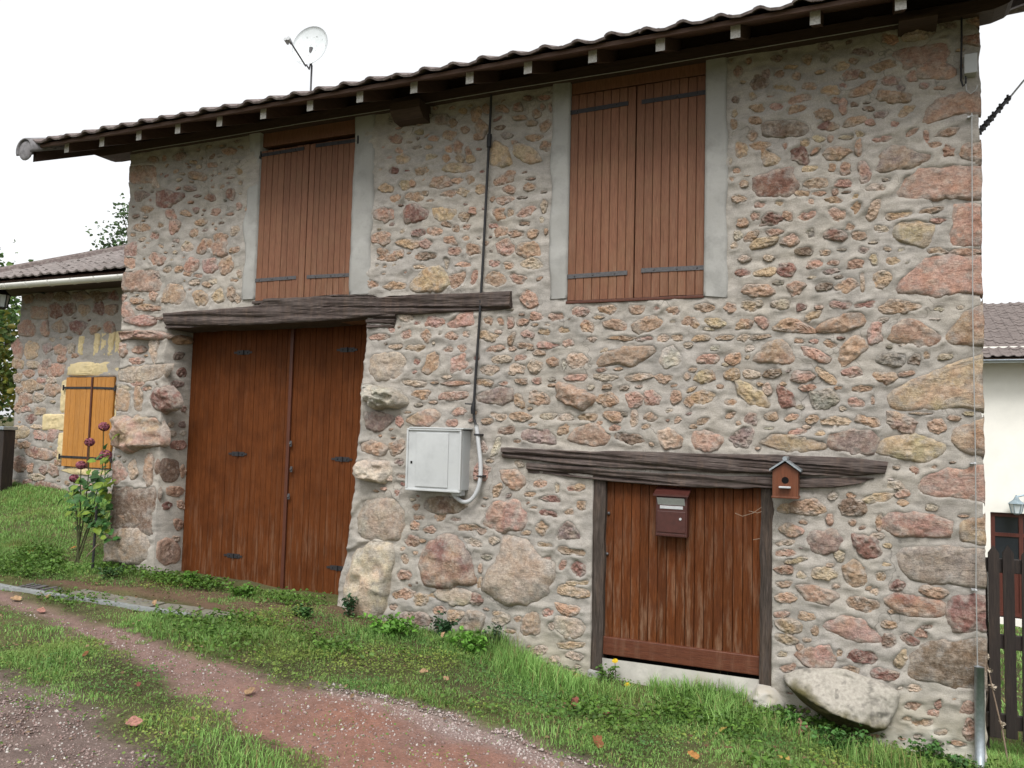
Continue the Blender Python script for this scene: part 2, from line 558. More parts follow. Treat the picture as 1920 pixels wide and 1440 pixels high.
M['petal'] = m_attr('dried_flower_heads', .8, .15, .15, .3, 60)
M['bark'] = m_plain('bark', (.085, .06, .045), .95, .4, 25, .1, 0, .8, .01)
M['stem'] = m_plain('plant_stem', (.06, .065, .03), .8, .3, 25, .2)
M['dry_stem'] = m_plain('dry_stalk', (.24, .18, .135), .9, .3, 25, .1)
t = NT('speckled_dish')
c = t.mix(t.ramp(t.noise(16, 5, .75), [(.60, 0.0), (.66, .9)]), (.60, .63, .64), (.13, .14, .13))
c = t.mix(t.ramp(t.noise(5, 4, .6), [(.4, 0.0), (.7, .5)]), c, (.46, .51, .51))
M['dish'] = t.fin(c, .5, None, .3)
# ------------------------------------------------------------------ stones of the front wall, measured from the photograph
# cx,cy,width,height,colour[,turn in degrees[,proud in cm]] in thirds of a photo pixel from each block's corner
STONES = {  # brown stone by the right window's top paints in a putlog hole's shade
(0, 0): """805,985,140,90,p,0,2 1285,850,75,42,o 1345,960,52,42,y 945,1112,140,95,r,-8 1115,990,95,42,o,5 1180,1108,62,42,r
1292,1090,62,60,r 800,1282,105,52,p 1150,1382,62,95,r,22 1232,1392,82,92,p 1050,1392,66,64,c 1320,1408,66,42,o,-15 878,1032,46,62,c,-20
745,1402,64,82,p 960,1205,52,62,p 1232,1332,92,40,o 1325,1302,52,52,c 980,1272,62,72,p 790,1100,80,60,m 1040,1200,60,40,o 880,1330,70,40,p
1090,1310,50,40,o 830,1180,70,40,o 1210,1190,60,40,p 1130,1250,70,36,o 1400,1180,40,30,o 860,900,60,40,o 1010,880,70,40,m 1200,930,60,36,o
1060,1060,60,30,m 1345,1160,40,40,p 905,1270,40,40,m""",
(640, 0): """755,640,62,90,o,25 790,712,62,82,o 602,760,82,60,o 772,770,62,36,o 905,615,92,52,p 992,605,60,50,p 1145,550,82,36,p 1052,550,72,30,r
1132,600,28,46,p 1175,600,20,50,p 1000,660,84,24,y 1150,702,70,76,o,-20 1090,778,104,42,o 1155,820,72,52,o,-10 892,872,104,128,y 1045,866,134,98,y,8
655,830,52,74,o 710,852,40,64,o 605,842,50,52,o 505,886,92,44,y 345,896,82,62,y 652,946,150,48,y,-4 665,892,52,40,y 725,892,46,40,y 592,896,52,52,o
560,1022,112,58,o 360,1040,70,50,y 250,1056,84,52,y 728,1012,46,56,o,-30 650,1016,74,40,o 920,1000,154,64,o,-26 410,1104,102,56,y 308,1118,84,36,o,-15
605,1090,72,56,o 686,1080,80,44,y 782,1066,50,56,o 945,1064,70,42,o 1056,1052,72,48,o 912,1126,104,46,p,-12 1020,1112,64,14,g 402,1202,132,108,r,0,3.5
248,1206,106,80,p 575,1206,130,72,y 692,1216,62,52,o 736,1186,52,40,p 886,1200,74,58,p 1045,1196,114,56,p,-18 950,1196,46,38,o 1140,1156,36,92,c,8
430,1306,72,40,r 345,1300,32,28,y 526,1306,84,48,o 645,1282,46,42,o 706,1276,46,30,p 228,1338,94,60,p 376,1370,124,42,o,10 486,1370,92,50,p 612,1356,94,46,o
900,1306,72,48,o 986,1316,84,48,o 1080,1312,60,50,o 1030,1256,80,18,b 925,1396,92,82,p 1050,1402,134,78,o 740,1412,94,74,c 640,1412,84,52,p
235,1420,60,46,o 320,1428,60,40,p 490,1436,110,40,b 450,960,90,50,o 300,960,60,40,r 300,780,80,60,p 520,780,60,36,o 400,1030,40,40,o 560,670,70,50,m
690,730,50,40,o 820,610,40,60,o 1100,640,50,40,o 930,760,60,40,g 970,800,40,24,o 470,1085,40,30,o 850,1120,30,30,o 330,850,60,36,o 620,690,60,40,o
1130,1240,30,40,c 1150,1300,24,40,o 590,1260,50,28,o 850,1270,50,26,p 700,1340,40,30,o""",
(1280, 0): """570,726,238,100,b,2 526,1032,220,128,r,-4,4 592,1216,62,52,o 430,470,90,76,b,0,1 702,330,64,52,o 550,420,66,52,p 640,430,52,40,o
370,346,42,42,p 275,346,30,30,o 312,402,60,62,p 892,372,104,50,y,-6 1130,372,154,56,y,-16 945,416,110,56,p,-10 1155,222,112,60,p 1000,292,104,50,m
572,496,134,38,y,4 710,486,76,40,o 822,516,122,56,y 905,480,62,32,p 1016,502,172,64,o,-14 1175,542,204,64,o,3 1290,422,84,60,p 1352,312,274,104,p,-10,2
1425,402,184,74,p 1180,452,104,56,p 1360,482,52,36,p 1328,200,186,56,c,-4,5 396,545,52,42,y 416,606,86,50,y 646,556,144,50,y,-6 530,602,74,46,p 640,620,112,54,o
786,642,116,62,o 900,602,58,76,p 1042,610,62,28,b 1256,626,134,60,y,-36 290,640,36,52,y 400,672,84,58,o,-12 290,700,44,62,o 390,760,50,50,o 812,710,124,46,r
976,690,142,54,o,-8 330,842,66,88,y,10 440,822,114,58,o 482,886,132,94,y 576,822,30,46,p 658,872,98,92,r 690,806,62,42,y 766,780,84,32,y 832,776,40,40,o
866,860,146,74,o 992,752,82,46,y 920,772,90,24,y 746,846,62,24,o,-30 990,822,40,92,p 1130,786,146,46,p,-10 1282,750,94,34,p,-30 1490,746,146,50,o,-8
1370,770,40,64,p 1416,822,96,50,o,15 1490,850,80,62,p,-15 1610,850,104,118,p,0,2 710,952,104,46,y 842,942,52,48,o 920,946,68,80,o,-22 1026,966,70,142,p,-14
756,1036,156,58,o 900,1030,96,50,p 305,958,54,38,o 270,910,26,40,c 278,1010,30,30,o 1080,1062,130,50,c,-4 1145,1012,62,18,b 320,1122,84,40,o 430,1156,72,38,p
546,1146,46,36,y 670,1090,86,36,o 766,1090,92,26,b,-8 860,1080,40,40,p 930,1080,72,12,b 726,1136,46,38,c 850,1130,92,46,o 970,1112,54,36,y 976,1170,80,72,o
1075,1176,60,122,c,18,3 872,1206,114,80,p 692,1216,112,52,p,-5 410,1216,50,38,p 335,1250,64,46,o 1212,1212,154,42,y,-10 1386,1186,144,42,o,-10 1430,1242,104,34,p
312,1326,40,50,c 382,1330,94,46,o,-15 512,1306,114,38,p,-6 605,1346,104,66,p,6 456,1362,156,54,y,-18 862,1320,154,64,r,5,3 720,1310,62,48,g 946,1276,62,36,o
986,1326,90,56,p 1116,1290,84,44,c 1302,1312,234,110,y,4,3 290,1382,36,40,c 682,1416,100,36,b 802,1420,80,40,o 1020,1406,60,40,m 900,1404,70,14,g 1150,1400,60,24,c
1430,1410,120,40,o 1560,1420,110,40,p 1640,1410,60,40,p 1480,140,120,60,m 800,260,90,40,m 640,240,80,40,m 880,200,90,44,m 730,190,70,40,b 520,330,70,40,m
960,340,60,30,b 800,330,60,40,g 1060,300,50,30,m 1600,230,80,60,p 1620,130,70,60,p 360,250,60,40,m 470,270,60,36,o 1010,420,36,36,b 1240,150,60,40,m
300,560,40,40,b 470,420,50,50,m 860,560,60,34,o 960,590,50,30,b 1120,650,90,50,m 1190,700,60,40,p 1060,690,60,40,p 700,560,0,0,o 1230,490,60,40,m""",
(0, 480): """730,30,74,70,p 892,16,92,60,p 1080,50,72,82,p 1182,56,74,84,p 1272,46,82,92,o 985,216,122,112,o,0,3 1130,236,74,84,o,-30 1232,226,72,86,y,20
1300,212,48,84,o 940,76,54,34,g 1000,76,44,40,o 1092,150,64,36,c,-15 704,312,72,92,p 826,290,124,38,p 800,362,156,56,p 890,352,80,16,b 690,528,52,84,p
782,526,82,36,p 765,592,86,42,p 866,530,42,124,c 800,660,270,84,c 686,812,72,112,o 776,806,58,132,o 666,1212,80,116,p 750,1200,48,104,c 836,1196,58,162,o
1170,160,60,30,o 1060,100,60,30,o 860,220,50,50,p 880,110,40,50,m 1200,145,50,26,c 1120,110,60,22,p 700,420,0,0,p 700,745,80,36,c 780,720,80,40,p 830,745,50,30,p
690,250,50,60,p 760,250,70,30,o 920,250,40,30,o 1330,240,30,50,c 1350,100,40,40,c""",
(640, 480): """270,12,124,38,o 455,6,72,28,b 160,156,92,48,o 306,166,156,46,o,-5 494,136,182,130,y,-6,3 656,136,98,104,p 746,132,48,96,p,12 870,132,134,88,o,-14
996,130,94,58,p,8 696,50,92,38,o 862,46,60,40,p 940,56,66,38,o 1072,46,104,74,c 440,62,84,18,c 592,40,28,54,c 1060,240,98,84,p,30 950,300,44,16,g
370,346,72,58,c 526,372,112,56,p,-6 680,362,152,86,p,-20 426,378,38,32,r 826,362,62,50,o 896,366,40,40,p 950,376,34,64,p 1020,372,64,36,o 1100,340,84,40,p
1210,340,94,48,p 1336,316,104,50,p 1496,300,124,52,o 1660,300,92,48,o 1780,296,46,36,p 1866,310,82,40,p 1540,386,144,56,o,6 1722,386,170,78,o,-10 1380,396,90,58,o,20
1250,420,82,40,o 1150,426,72,36,o 1045,440,64,40,p 956,460,36,84,p,12 820,452,112,56,o 700,436,46,32,c 622,456,94,46,p,8 480,452,80,72,o 370,442,72,60,p,-10
220,452,104,46,p 555,440,32,14,g 880,426,42,18,c 420,516,104,40,c,6 310,510,84,22,c 602,526,52,30,p 680,516,52,36,p,10 866,520,104,34,p,-8 1030,506,84,28,b
1156,502,134,34,p,-6 1280,490,62,38,p 1406,466,60,28,c 1566,462,160,22,o 1710,466,92,28,p 1810,460,60,40,c 1890,460,60,40,c 430,596,38,38,r
515,600,84,128,o,30 662,612,108,108,p,-15 766,576,50,36,r 890,580,104,44,c,-12 830,642,104,52,c 1010,570,62,36,p 985,636,84,52,c 1090,620,82,62,c 1190,596,70,60,o
1252,610,18,62,w 1335,586,114,90,c 1110,545,62,28,c 1856,572,130,120,w 1320,686,124,32,p 1490,682,124,42,c 1680,682,152,36,c,-6 1810,686,100,50,o 405,716,130,30,c
520,712,52,14,b 650,716,160,26,p 810,712,92,36,o 910,718,48,20,p 1010,706,72,28,p 1100,700,50,38,p 1180,694,42,14,g 1186,726,50,20,o 450,782,104,48,o
642,786,182,46,p,-4 872,790,192,82,m 995,816,46,72,o,-25 1112,802,124,74,o,6 1306,792,196,112,o,24,5 1500,802,124,70,o 1650,806,92,74,p,-10 1755,800,104,84,p 1882,790,80,70,p,20
200,930,134,112,m 330,930,42,64,p 470,912,190,86,p,-3 670,876,84,40,p,-12 620,942,64,36,p 880,900,94,44,c,12 996,906,132,46,o,5 1160,906,92,48,c 1266,902,80,46,c
1390,906,96,42,o,-8 1520,906,92,54,o,8 1650,912,38,84,c 1750,906,92,56,o 1896,920,50,36,p 190,1076,132,74,o 310,1080,90,74,o 926,982,104,40,b,-8 1116,1012,182,80,m,3,3
1250,986,92,60,o,-30 1400,1012,192,106,p,0,3 1616,1032,154,66,b,6 1540,970,62,38,p 1840,1026,150,98,c 870,1080,48,104,w,14 800,1070,40,84,c,-20 990,1042,64,16,o
330,1160,54,30,m 786,1220,98,98,p 962,1252,150,82,o,28 1000,1166,54,36,c,20 1126,1282,90,42,o,-8 1215,1300,26,60,c 1326,1306,94,46,p,-6 1060,1340,82,30,o
1176,1368,124,46,r,8 1350,1406,64,56,o 876,1316,50,84,o,20 315,1330,32,44,p 270,1250,40,30,c 1480,530,46,30,c 1460,640,60,24,p 1590,740,60,26,c 1490,735,50,22,o
1400,740,40,30,c 720,650,40,30,p 590,680,60,20,c 300,660,0,0,c 960,520,40,24,c 1120,590,0,0,o 820,930,60,36,o 1080,950,50,20,c 1450,940,40,22,o
1710,960,60,26,c 1590,890,40,18,g 1850,870,50,22,c 480,640,50,18,o 700,560,0,0,o 630,570,0,0,p 1060,520,40,18,c 960,660,50,20,c 740,1000,0,0,c 230,440,0,0,c""",
(1280, 480): """345,16,84,36,c 480,10,60,34,c 336,92,84,46,r 466,86,124,54,y,-14 585,80,104,62,r,-8 742,46,104,48,p 850,40,72,36,p 965,40,96,60,p,-12
1076,20,46,62,y 1186,30,82,44,o 540,150,62,22,g 420,196,156,66,p,4,3 640,176,124,82,p,-12,3 795,170,84,40,b,-12 926,172,128,74,o,-14 1010,150,28,94,c 1125,132,124,110,y
730,120,62,16,c 876,116,52,16,g 125,292,146,54,o,4 266,290,66,52,o 386,286,134,60,y 550,276,114,48,c 666,284,70,42,r,-25 766,286,50,28,p 890,276,124,36,p,8
1022,276,114,44,r,-10 1225,286,230,62,o,6 1440,298,64,22,c 45,376,94,56,o,20 186,376,124,48,y,5 340,386,96,66,o,-10 445,366,90,56,p,30 620,396,212,72,o,7,3
725,336,114,44,y,-20 900,386,236,80,o,-20,3 1126,360,84,22,w,-8 1085,442,76,110,p 1306,436,276,124,o,12,2.5 1426,356,72,12,w 145,412,74,18,c 105,460,104,36,o 240,460,122,24,o
340,462,72,36,c 430,456,114,24,o,-6 290,578,92,58,o 186,516,54,28,w,-15 375,520,62,34,w 135,582,114,62,p 650,478,62,26,o,10 740,480,46,28,p 830,496,72,42,o,35
762,562,184,58,p,20,3 952,526,176,100,o,-48,3 1180,576,142,76,g,8 1310,582,76,54,b,-20 1370,560,42,40,g 1482,566,94,36,c,-6 20,676,52,46,c 125,680,116,60,y
280,670,78,62,o 386,666,84,48,c 502,660,104,46,b,-12 590,648,36,16,g 670,680,122,76,p 812,682,152,44,y,34 960,656,114,52,p,3 1135,686,124,68,r,6,3 1262,660,96,26,o,-14
120,792,132,78,y 210,735,42,28,o 265,826,72,40,o 390,782,196,88,y,34,2.5 475,746,52,62,c 576,802,96,126,r,-28 800,806,190,104,g,-10 700,740,84,34,p 1010,746,114,34,o,-5
975,822,94,48,p,12 1070,812,30,56,o 118,928,96,46,o,-8 265,896,62,36,o,-15 380,916,76,76,m 500,902,84,46,o 612,912,82,38,o,-14 735,918,80,46,o 862,930,132,58,y
1040,926,160,58,o,14 1230,938,154,78,p,28,3 1426,956,106,70,o 1340,886,114,14,w,5 145,1038,168,126,p,8,3 345,1022,154,118,m 620,1062,330,92,y,8,2.5 640,990,104,36,p,-6
776,1000,64,30,y 960,1048,256,124,m 1296,1082,304,128,y,5,3 485,970,66,18,w 1310,1210,62,48,p 1416,1186,44,26,o 1190,1292,104,46,c,10 1170,1255,42,12,w
845,1350,64,38,c 950,1346,62,28,o 1100,1356,156,56,y,-4 1236,1336,82,38,p 1240,1390,62,36,o 1390,1416,82,36,c 710,1418,172,86,o,0,3 955,1418,142,84,b,0,3 575,1420,72,54,y
640,570,0,0,o 60,640,50,24,o 240,610,40,22,c 430,720,40,20,o 560,720,44,22,c 660,850,60,24,c 900,860,50,22,c 320,940,40,22,o 700,960,50,18,c 880,740,50,20,o
30,500,50,30,c 60,960,40,24,o 30,820,60,60,o 1240,500,50,18,w 1560,290,40,20,c 1200,1190,40,20,o 1340,600,0,0,o""",
(0, 960): """700,30,60,50,b""",
(640, 960): """395,162,74,62,r,20 360,266,34,66,p,-20 360,352,94,60,p 362,462,126,64,o,5 450,492,92,64,o 535,472,74,46,o,-10 455,160,34,20,o 930,32,232,150,p,0,4
1130,86,82,84,o 1165,6,94,40,r,5 435,30,62,34,o 415,76,62,48,o 496,100,74,40,p 716,86,114,36,o,-5 790,106,60,40,c 746,172,104,42,c,20 855,160,52,40,c
1040,116,52,28,o 1150,186,94,34,o,10 1300,222,174,40,o,6 1336,322,80,90,r,-30 1250,300,52,60,p 1296,442,164,56,y,12 1320,400,124,28,y 1286,552,160,64,o,20,3
1286,650,174,96,c,8 1160,560,66,52,p 780,402,30,64,o 780,320,28,54,o 760,490,74,58,r,20 650,476,184,90,c 545,552,64,40,p 430,602,174,74,m,8 740,622,122,108,g
640,582,104,66,o 1060,632,124,116,o,20 900,606,90,60,c 1280,748,154,36,y 1310,806,90,50,c 1110,780,100,50,c 1200,830,80,40,c 560,30,60,40,o 1290,0,60,40,o
1050,200,40,24,c 1160,260,50,24,p 310,470,40,40,o 300,530,50,40,m 880,570,60,24,c 990,600,50,40,p 1170,330,40,30,o 1180,640,40,50,c 520,600,0,0,o 420,230,30,20,o""",
(1280, 960): """602,102,134,60,p,10,3 580,172,114,30,c 580,232,124,40,p 630,276,124,30,y,-8 570,326,106,42,r 665,356,62,48,c 800,162,176,118,m,-12,3 830,45,40,62,p
1042,196,190,120,r,32,4 1330,72,352,128,p,10,4 1105,62,46,94,o 1090,132,84,30,c 1150,190,54,30,y,15 880,236,60,82,c,-10 796,346,126,80,y,14 966,346,110,142,o,-18,3
1116,366,54,56,o 1212,416,94,56,r,10,3 1410,450,156,56,o,10,3 570,406,114,36,c 590,482,124,54,y 745,466,204,86,o,12,2.5 1000,516,192,84,o,10,3
1300,538,292,100,r,10,4 555,576,84,38,p 692,586,104,44,o,5 600,640,166,62,o,12 745,666,46,56,o,-15 955,662,296,128,p,14,3.5 1156,636,94,38,o
1160,732,92,74,b 1282,722,110,52,r,25 1350,686,84,50,p,20 1366,645,86,26,b 590,720,156,50,o,10 660,766,42,42,o 755,815,190,120,p,-14,3 600,872,104,50,o,-8
880,796,42,52,o 1005,812,166,74,r,0,3 1226,820,76,112,y,10,3 935,892,124,56,b 1140,912,164,54,r,8 1300,990,104,34,c,6 1290,1090,94,56,o 1440,1082,52,60,p
1410,1130,74,38,p,5 1340,1182,124,42,o 1590,1100,76,90,p 1600,1212,60,130,p 1690,830,40,160,p 1680,1100,60,160,m 1690,980,40,100,o 940,150,0,0,c 700,230,0,0,c
1060,60,0,0,c 830,300,40,24,c 1040,430,40,24,o 860,420,40,24,o 560,800,60,30,c 1180,560,50,24,o 1080,450,50,30,c 700,720,50,24,c 1450,1240,80,36,c 1260,1160,70,30,c
1220,990,60,30,w 1530,1050,40,30,c""",
}
# angular blocks: colour;proud in cm;corner points (same units)
BLOCKS = {
(1280, 0): ["p;2;1350,685 1368,605 1450,545 1560,520 1665,520 1672,652 1560,640 1400,692",
            "m;3;1095,965 1105,860 1160,815 1260,820 1330,860 1415,870 1400,900 1290,945 1180,970",
            "p;2.5;1178,1105 1215,995 1345,948 1500,930 1662,930 1678,1122 1500,1118 1340,1132 1250,1128",
            "p;2.5;1498,1380 1520,1160 1600,1145 1680,1145 1690,1380 1600,1390",
            "r;4;420,1275 440,1225 490,1185 530,1195 580,1235 520,1270"],
(1280, 480): ["p;3;1205,205 1230,130 1300,70 1370,0 1520,-25 1692,0 1696,222 1560,215 1440,242 1290,215",
              "o;3;1470,470 1500,410 1600,295 1692,255 1694,492 1620,507 1520,495",
              "y;2;1145,790 1180,745 1300,690 1420,640 1560,590 1698,532 1704,855 1620,864 1420,858 1200,858 1155,830",
              "y;3;1508,1035 1540,970 1610,925 1700,902 1704,1122 1640,1132 1560,1090",
              "p;2.5;1305,1310 1350,1240 1480,1195 1600,1186 1710,1183 1716,1405 1620,1372 1400,1355 1320,1340",
              "o;3;388,590 460,488 540,468 590,482 640,585 600,606 420,608"],
(640, 480): ["c;2.5;160,560 240,540 350,545 368,600 355,660 300,700 200,705 152,650",
             "w;13;115,725 180,722 320,745 375,825 320,850 190,862 145,800",
             "o;4;1425,595 1470,540 1610,505 1765,505 1772,540 1700,590 1620,632 1560,600 1440,632",
             "w;10;90,1190 120,1150 200,1148 270,1150 285,1200 240,1275 180,1280 100,1240",
             "b;4;470,1370 560,1345 700,1360 715,1420 660,1445 560,1460 480,1430",],
(0, 480): ["p;3;690,90 760,85 850,70 900,140 890,195 800,200 720,205 688,190",
           "p;9;672,430 700,425 850,420 955,440 960,462 880,478 760,465 690,478",
           "p;11;645,960 670,910 780,905 880,905 915,980 905,1060 850,1075 760,1110 690,1095 650,1060",
           "r;5;850,790 880,745 960,740 1010,800 1000,850 930,880 865,860",
           "b;3;620,1300 760,1295 870,1298 885,1400 860,1480 850,1560 700,1540 615,1520"],
(0, 960): ["b;2;612,0 700,-10 860,0 860,70 800,75 720,82 612,72",
           "g;6;598,210 612,110 700,85 790,110 825,180 820,260 800,310 720,300 620,280 590,260"],
(640, 960): ["c;4;95,20 130,-70 220,-75 320,-60 352,0 345,100 330,165 210,160 110,150",
             "c;7;25,560 32,400 60,260 95,210 160,180 250,190 310,210 305,290 280,380 265,480 240,580 200,620 120,620 40,610",
             "r;5;430,290 470,195 560,135 640,125 700,210 742,310 740,400 660,415 590,435 480,402 440,345",
             "c;5;905,150 1030,165 1090,230 1205,285 1205,345 1190,405 1120,520 1030,525 870,490 795,430 820,320 905,255",
             "m;3;1200,150 1240,60 1290,35 1360,150 1290,160"],
(1280, 960): ["y;2;1555,160 1560,60 1620,20 1706,15 1710,178 1620,180",
              "g;3;1225,250 1260,205 1440,195 1600,205 1712,212 1714,425 1600,420 1500,410 1280,372 1230,315",
              "r;3;1490,610 1510,500 1560,475 1712,465 1712,660 1620,672 1520,680",
              "b;4;1262,900 1310,790 1450,722 1640,708 1660,850 1650,1005 1560,1000 1400,970 1282,940"],
}
TONES = {'p': (.370, .245, .200), 'o': (.360, .258, .186), 'y': (.41, .325, .222), 'c': (.42, .355, .285), 'r': (.215, .122, .104),
         'b': (.195, .143, .112), 'm': (.265, .203, .186), 'g': (.25, .23, .20), 'w': (.49, .45, .395)}

def tone(code, r):
    c = np.array(TONES[code])
    k = 1 + r.uniform(-.20, .17)
    return np.clip(c * k * (1 + r.uniform(-.07, .07, 3) * np.array([1, .5, 1])), .03, .8)

def outline_rect(cx, cy, w, h, rot, r):
    """angular outline: a handful of corners on a superellipse"""
    n = int(r.integers(5, 9))
    a = (np.arange(n) + r.uniform(-.36, .36, n)) / n * 2 * np.pi + (r.uniform(-.25, .25) if w > 1.5 * h else r.uniform(0, 6.28))
    e = r.uniform(2.0, 3.4)
    rad = (np.abs(np.cos(a)) ** e + np.abs(np.sin(a)) ** e) ** (-1 / e) * r.uniform(.80, 1.20, n)
    x, y = rad * np.cos(a) * w / 2, rad * np.sin(a) * h / 2
    t = math.radians(rot + r.uniform(-4, 4))
    return np.stack([cx + x * math.cos(t) - y * math.sin(t), cy + x * math.sin(t) + y * math.cos(t)], 1)

def soften(p, k=1):
    for _ in range(k):
        q = np.roll(p, -1, 0)
        p = np.stack([p * .88 + q * .12, p * .12 + q * .88], 1).reshape(-1, 2)
    return p

def radial(p, n):
    """outline as n radii about its centre"""
    c = (p.max(0) + p.min(0)) / 2 * .5 + p.mean(0) * .5
    q = np.concatenate([p, p[:1]])
    d = np.concatenate([[0], np.cumsum(np.hypot(*np.diff(q, axis=0).T))])
    s = np.linspace(0, d[-1], 240, endpoint=False)
    x = np.interp(s, d, q[:, 0]) - c[0]; y = np.interp(s, d, q[:, 1]) - c[1]
    a = np.arctan2(y, x); o = np.argsort(a)
    A = np.concatenate([a[o] - 2 * np.pi, a[o], a[o] + 2 * np.pi]); rr = np.tile(np.hypot(x, y)[o], 3)
    ang = np.arange(n) / n * 2 * np.pi
    return c, ang, np.interp(ang, A, rr)

def stone_geo(c, ang, rad, H, seed, r, embed=.035):
    """a rough stone face in the (u, v, out) frame, centre at the origin"""
    n = len(ang)
    size = rad.mean()
    k = 5 if size < .035 else (7 if size < .07 else (10 if size < .14 else 15))
    ts = np.linspace(1, 0, k, endpoint=False) ** .8
    ts = np.concatenate([[1.05], ts])
    # a broken face: the lowest of a few tilted planes, so that it carries arrises
    npl = int(r.integers(3, 6))
    pa = r.uniform(0, 6.28, npl)
    ps = r.uniform(.25, .95, npl)
    po = r.uniform(.95, 1.55, npl)
    e = r.uniform(5.0, 10.0)
    V = []
    for i, tt in enumerate(ts):
        u = rad * tt * np.cos(ang); v = rad * tt * np.sin(ang)
        tc = min(tt, 1)
        pl_ = np.min([po[q] - ps[q] * (u * math.cos(pa[q]) + v * math.sin(pa[q])) / size for q in range(npl)], 0)
        h = H * np.clip(pl_, .12, 1.35) * (1 - tc ** e)
        f = 1.0 / max(size, .03)
        rough = fbm((c[0] + u) * f * 2.6 + seed, (c[1] + v) * f * 2.6, seed * .37, 4)
        fine = fbm((c[0] + u) * 55, (c[1] + v) * 55, seed, 2) * (1 if size < .1 else .55)
        ridge = 1 - np.abs(fbm((c[0] + u) * f * 1.6, (c[1] + v) * f * 2.2 + seed, seed, 2)) * 2
        nz = (.20 * H + .0024) * rough + (.16 * H + .0015) * ridge + min(.0065, .13 * size) * fine
        h = h + nz * (.35 + .65 * min(1, (1 - tc) * 6)) - .008 * max(0, (tc - .86) / .14) ** 2
        if i == 0:
            h = np.full(n, -embed)
        V.append(np.stack([u, v, h], 1))
    u0 = np.array([[0, 0, V[-1][:, 2].mean()]])
    V = np.concatenate(V + [u0])
    F = []
    m = len(ts)
    for i in range(m - 1):
        for j in range(n):
            j2 = (j + 1) % n
            F.append((i * n + j, i * n + j2, (i + 1) * n + j2, (i + 1) * n + j))
    last = (m - 1) * n
    for j in range(n):
        F.append((last + j, last + (j + 1) % n, m * n))
    return V, F

def nseg(size):
    return 16 if size < .035 else (24 if size < .07 else (36 if size < .14 else 54))

class Stone:
    pass

def build_stone_list(stones, blocks, y, r):
    out = []
    for (ox, oy), txt in stones.items():
        for tok in txt.split():
            q = tok.split(',')
            w, h = float(q[2]), float(q[3])
            if w < 5: continue
            o = outline_rect(float(q[0]), float(q[1]), w * 1.25, h * 1.30, float(q[5]) if len(q) > 5 else 0, r)
            out.append((o, q[4], float(q[6]) / 100 if len(q) > 6 else None, ox, oy))
    for (ox, oy), lst in blocks.items():
        for b in lst:
            code, H, pts = b.split(';')
            o = np.array([[float(k) for k in p.split(',')] for p in pts.split()])
            o = o.mean(0) + (o - o.mean(0)) * 1.06
            out.append((o, code, float(H) / 100, ox, oy))
    res = []
    for o, code, H, ox, oy in out:
        px = o / 3.0 + np.array([ox, oy])
        w = np.array([P(a, b, y) for a, b in px])
        if y == 0.0:                                  # quoins run past the corner and are cut flush there later
            w[:, 0] = np.where(w[:, 0] > -.06, w[:, 0] + .07, w[:, 0])
            w[:, 0] = np.where(w[:, 0] < -7.27, w[:, 0] - .06, w[:, 0])
        s = Stone()
        s.poly = soften(w, 1)
        s.code = code
        s.area = 0.5 * abs(np.dot(s.poly[:, 0], np.roll(s.poly[:, 1], 1)) - np.dot(s.poly[:, 1], np.roll(s.poly[:, 0], 1)))
        sz = math.sqrt(s.area / math.pi)
        s.c, s.ang, s.rad = radial(s.poly, nseg(sz))
        # fine irregularity of the broken edge
        s.rad = s.rad * (1 + .10 * fbm(np.cos(s.ang) * 2.4 + s.c[0] * 7, np.sin(s.ang) * 2.4 + s.c[1] * 7, 0, 3))
        s.H = (H if H > .045 else H * .50) if H is not None else float(np.clip(r.uniform(.08, .21) * sz, .005, .014))
        res.append(s)
    return res
# ------------------------------------------------------------------ the terrain
def lines(a, b, fa, fb, fine, far):
    core = np.arange(fa, fb + 1e-6, fine)
    lo = []; x = fa; s = fine
    while x > a:
        s *= 1.25; x -= s; lo.append(max(x, a))
    hi = []; x = fb; s = fine
    while x < b:
        s *= 1.25; x += s; hi.append(min(x, b))
    return np.array(lo[::-1] + list(core) + hi)

path_up = [(-900, 1020), (-260, 1050), (-60, 1090), (25, 1115), (130, 1152), (300, 1205), (430, 1245), (560, 1285), (700, 1308), (860, 1352), (1000, 1402), (1130, 1445), (1300, 1520), (1500, 1640), (1800, 1900)]
path_lo = [(900, 1900), (760, 1560), (600, 1442), (540, 1412), (450, 1366), (330, 1290), (250, 1240), (100, 1168), (0, 1132), (-150, 1100), (-500, 1070), (-900, 1045)]
PATH = [G(*p)[:2] for p in path_up] + [G(*p)[:2] for p in path_lo]
GRAVEL = [G(*p)[:2] for p in [(-500, 1220), (-100, 1240), (0, 1268), (130, 1318), (250, 1388), (330, 1445), (420, 1560), (560, 1900), (-200, 1900), (-700, 1500)]]
DRAIN = [G(*p)[:2] for p in [(-260, 1040), (0, 1082), (110, 1088), (300, 1112), (430, 1138), (400, 1158), (345, 1160), (200, 1132), (0, 1100), (-260, 1058)]]
SOIL = [G(*p)[:2] for p in [(60, 1092), (210, 1078), (340, 1095), (520, 1128), (650, 1140), (700, 1170), (600, 1200), (440, 1165), (300, 1120)]]
BAND = [G(*p)[:2] for p in [(560, 1272), (700, 1300), (860, 1345), (1000, 1395), (1130, 1440), (1300, 1510), (1200, 1540), (1040, 1445), (900, 1385), (760, 1340), (620, 1300)]]

def soft_in(x, y, poly, jit, f):
    dx = jit * fbm(x * f, y * f, 1.0, 3); dy = jit * fbm(x * f + 40, y * f, 2.0, 3)
    return inpoly(x + dx, y + dy, poly)

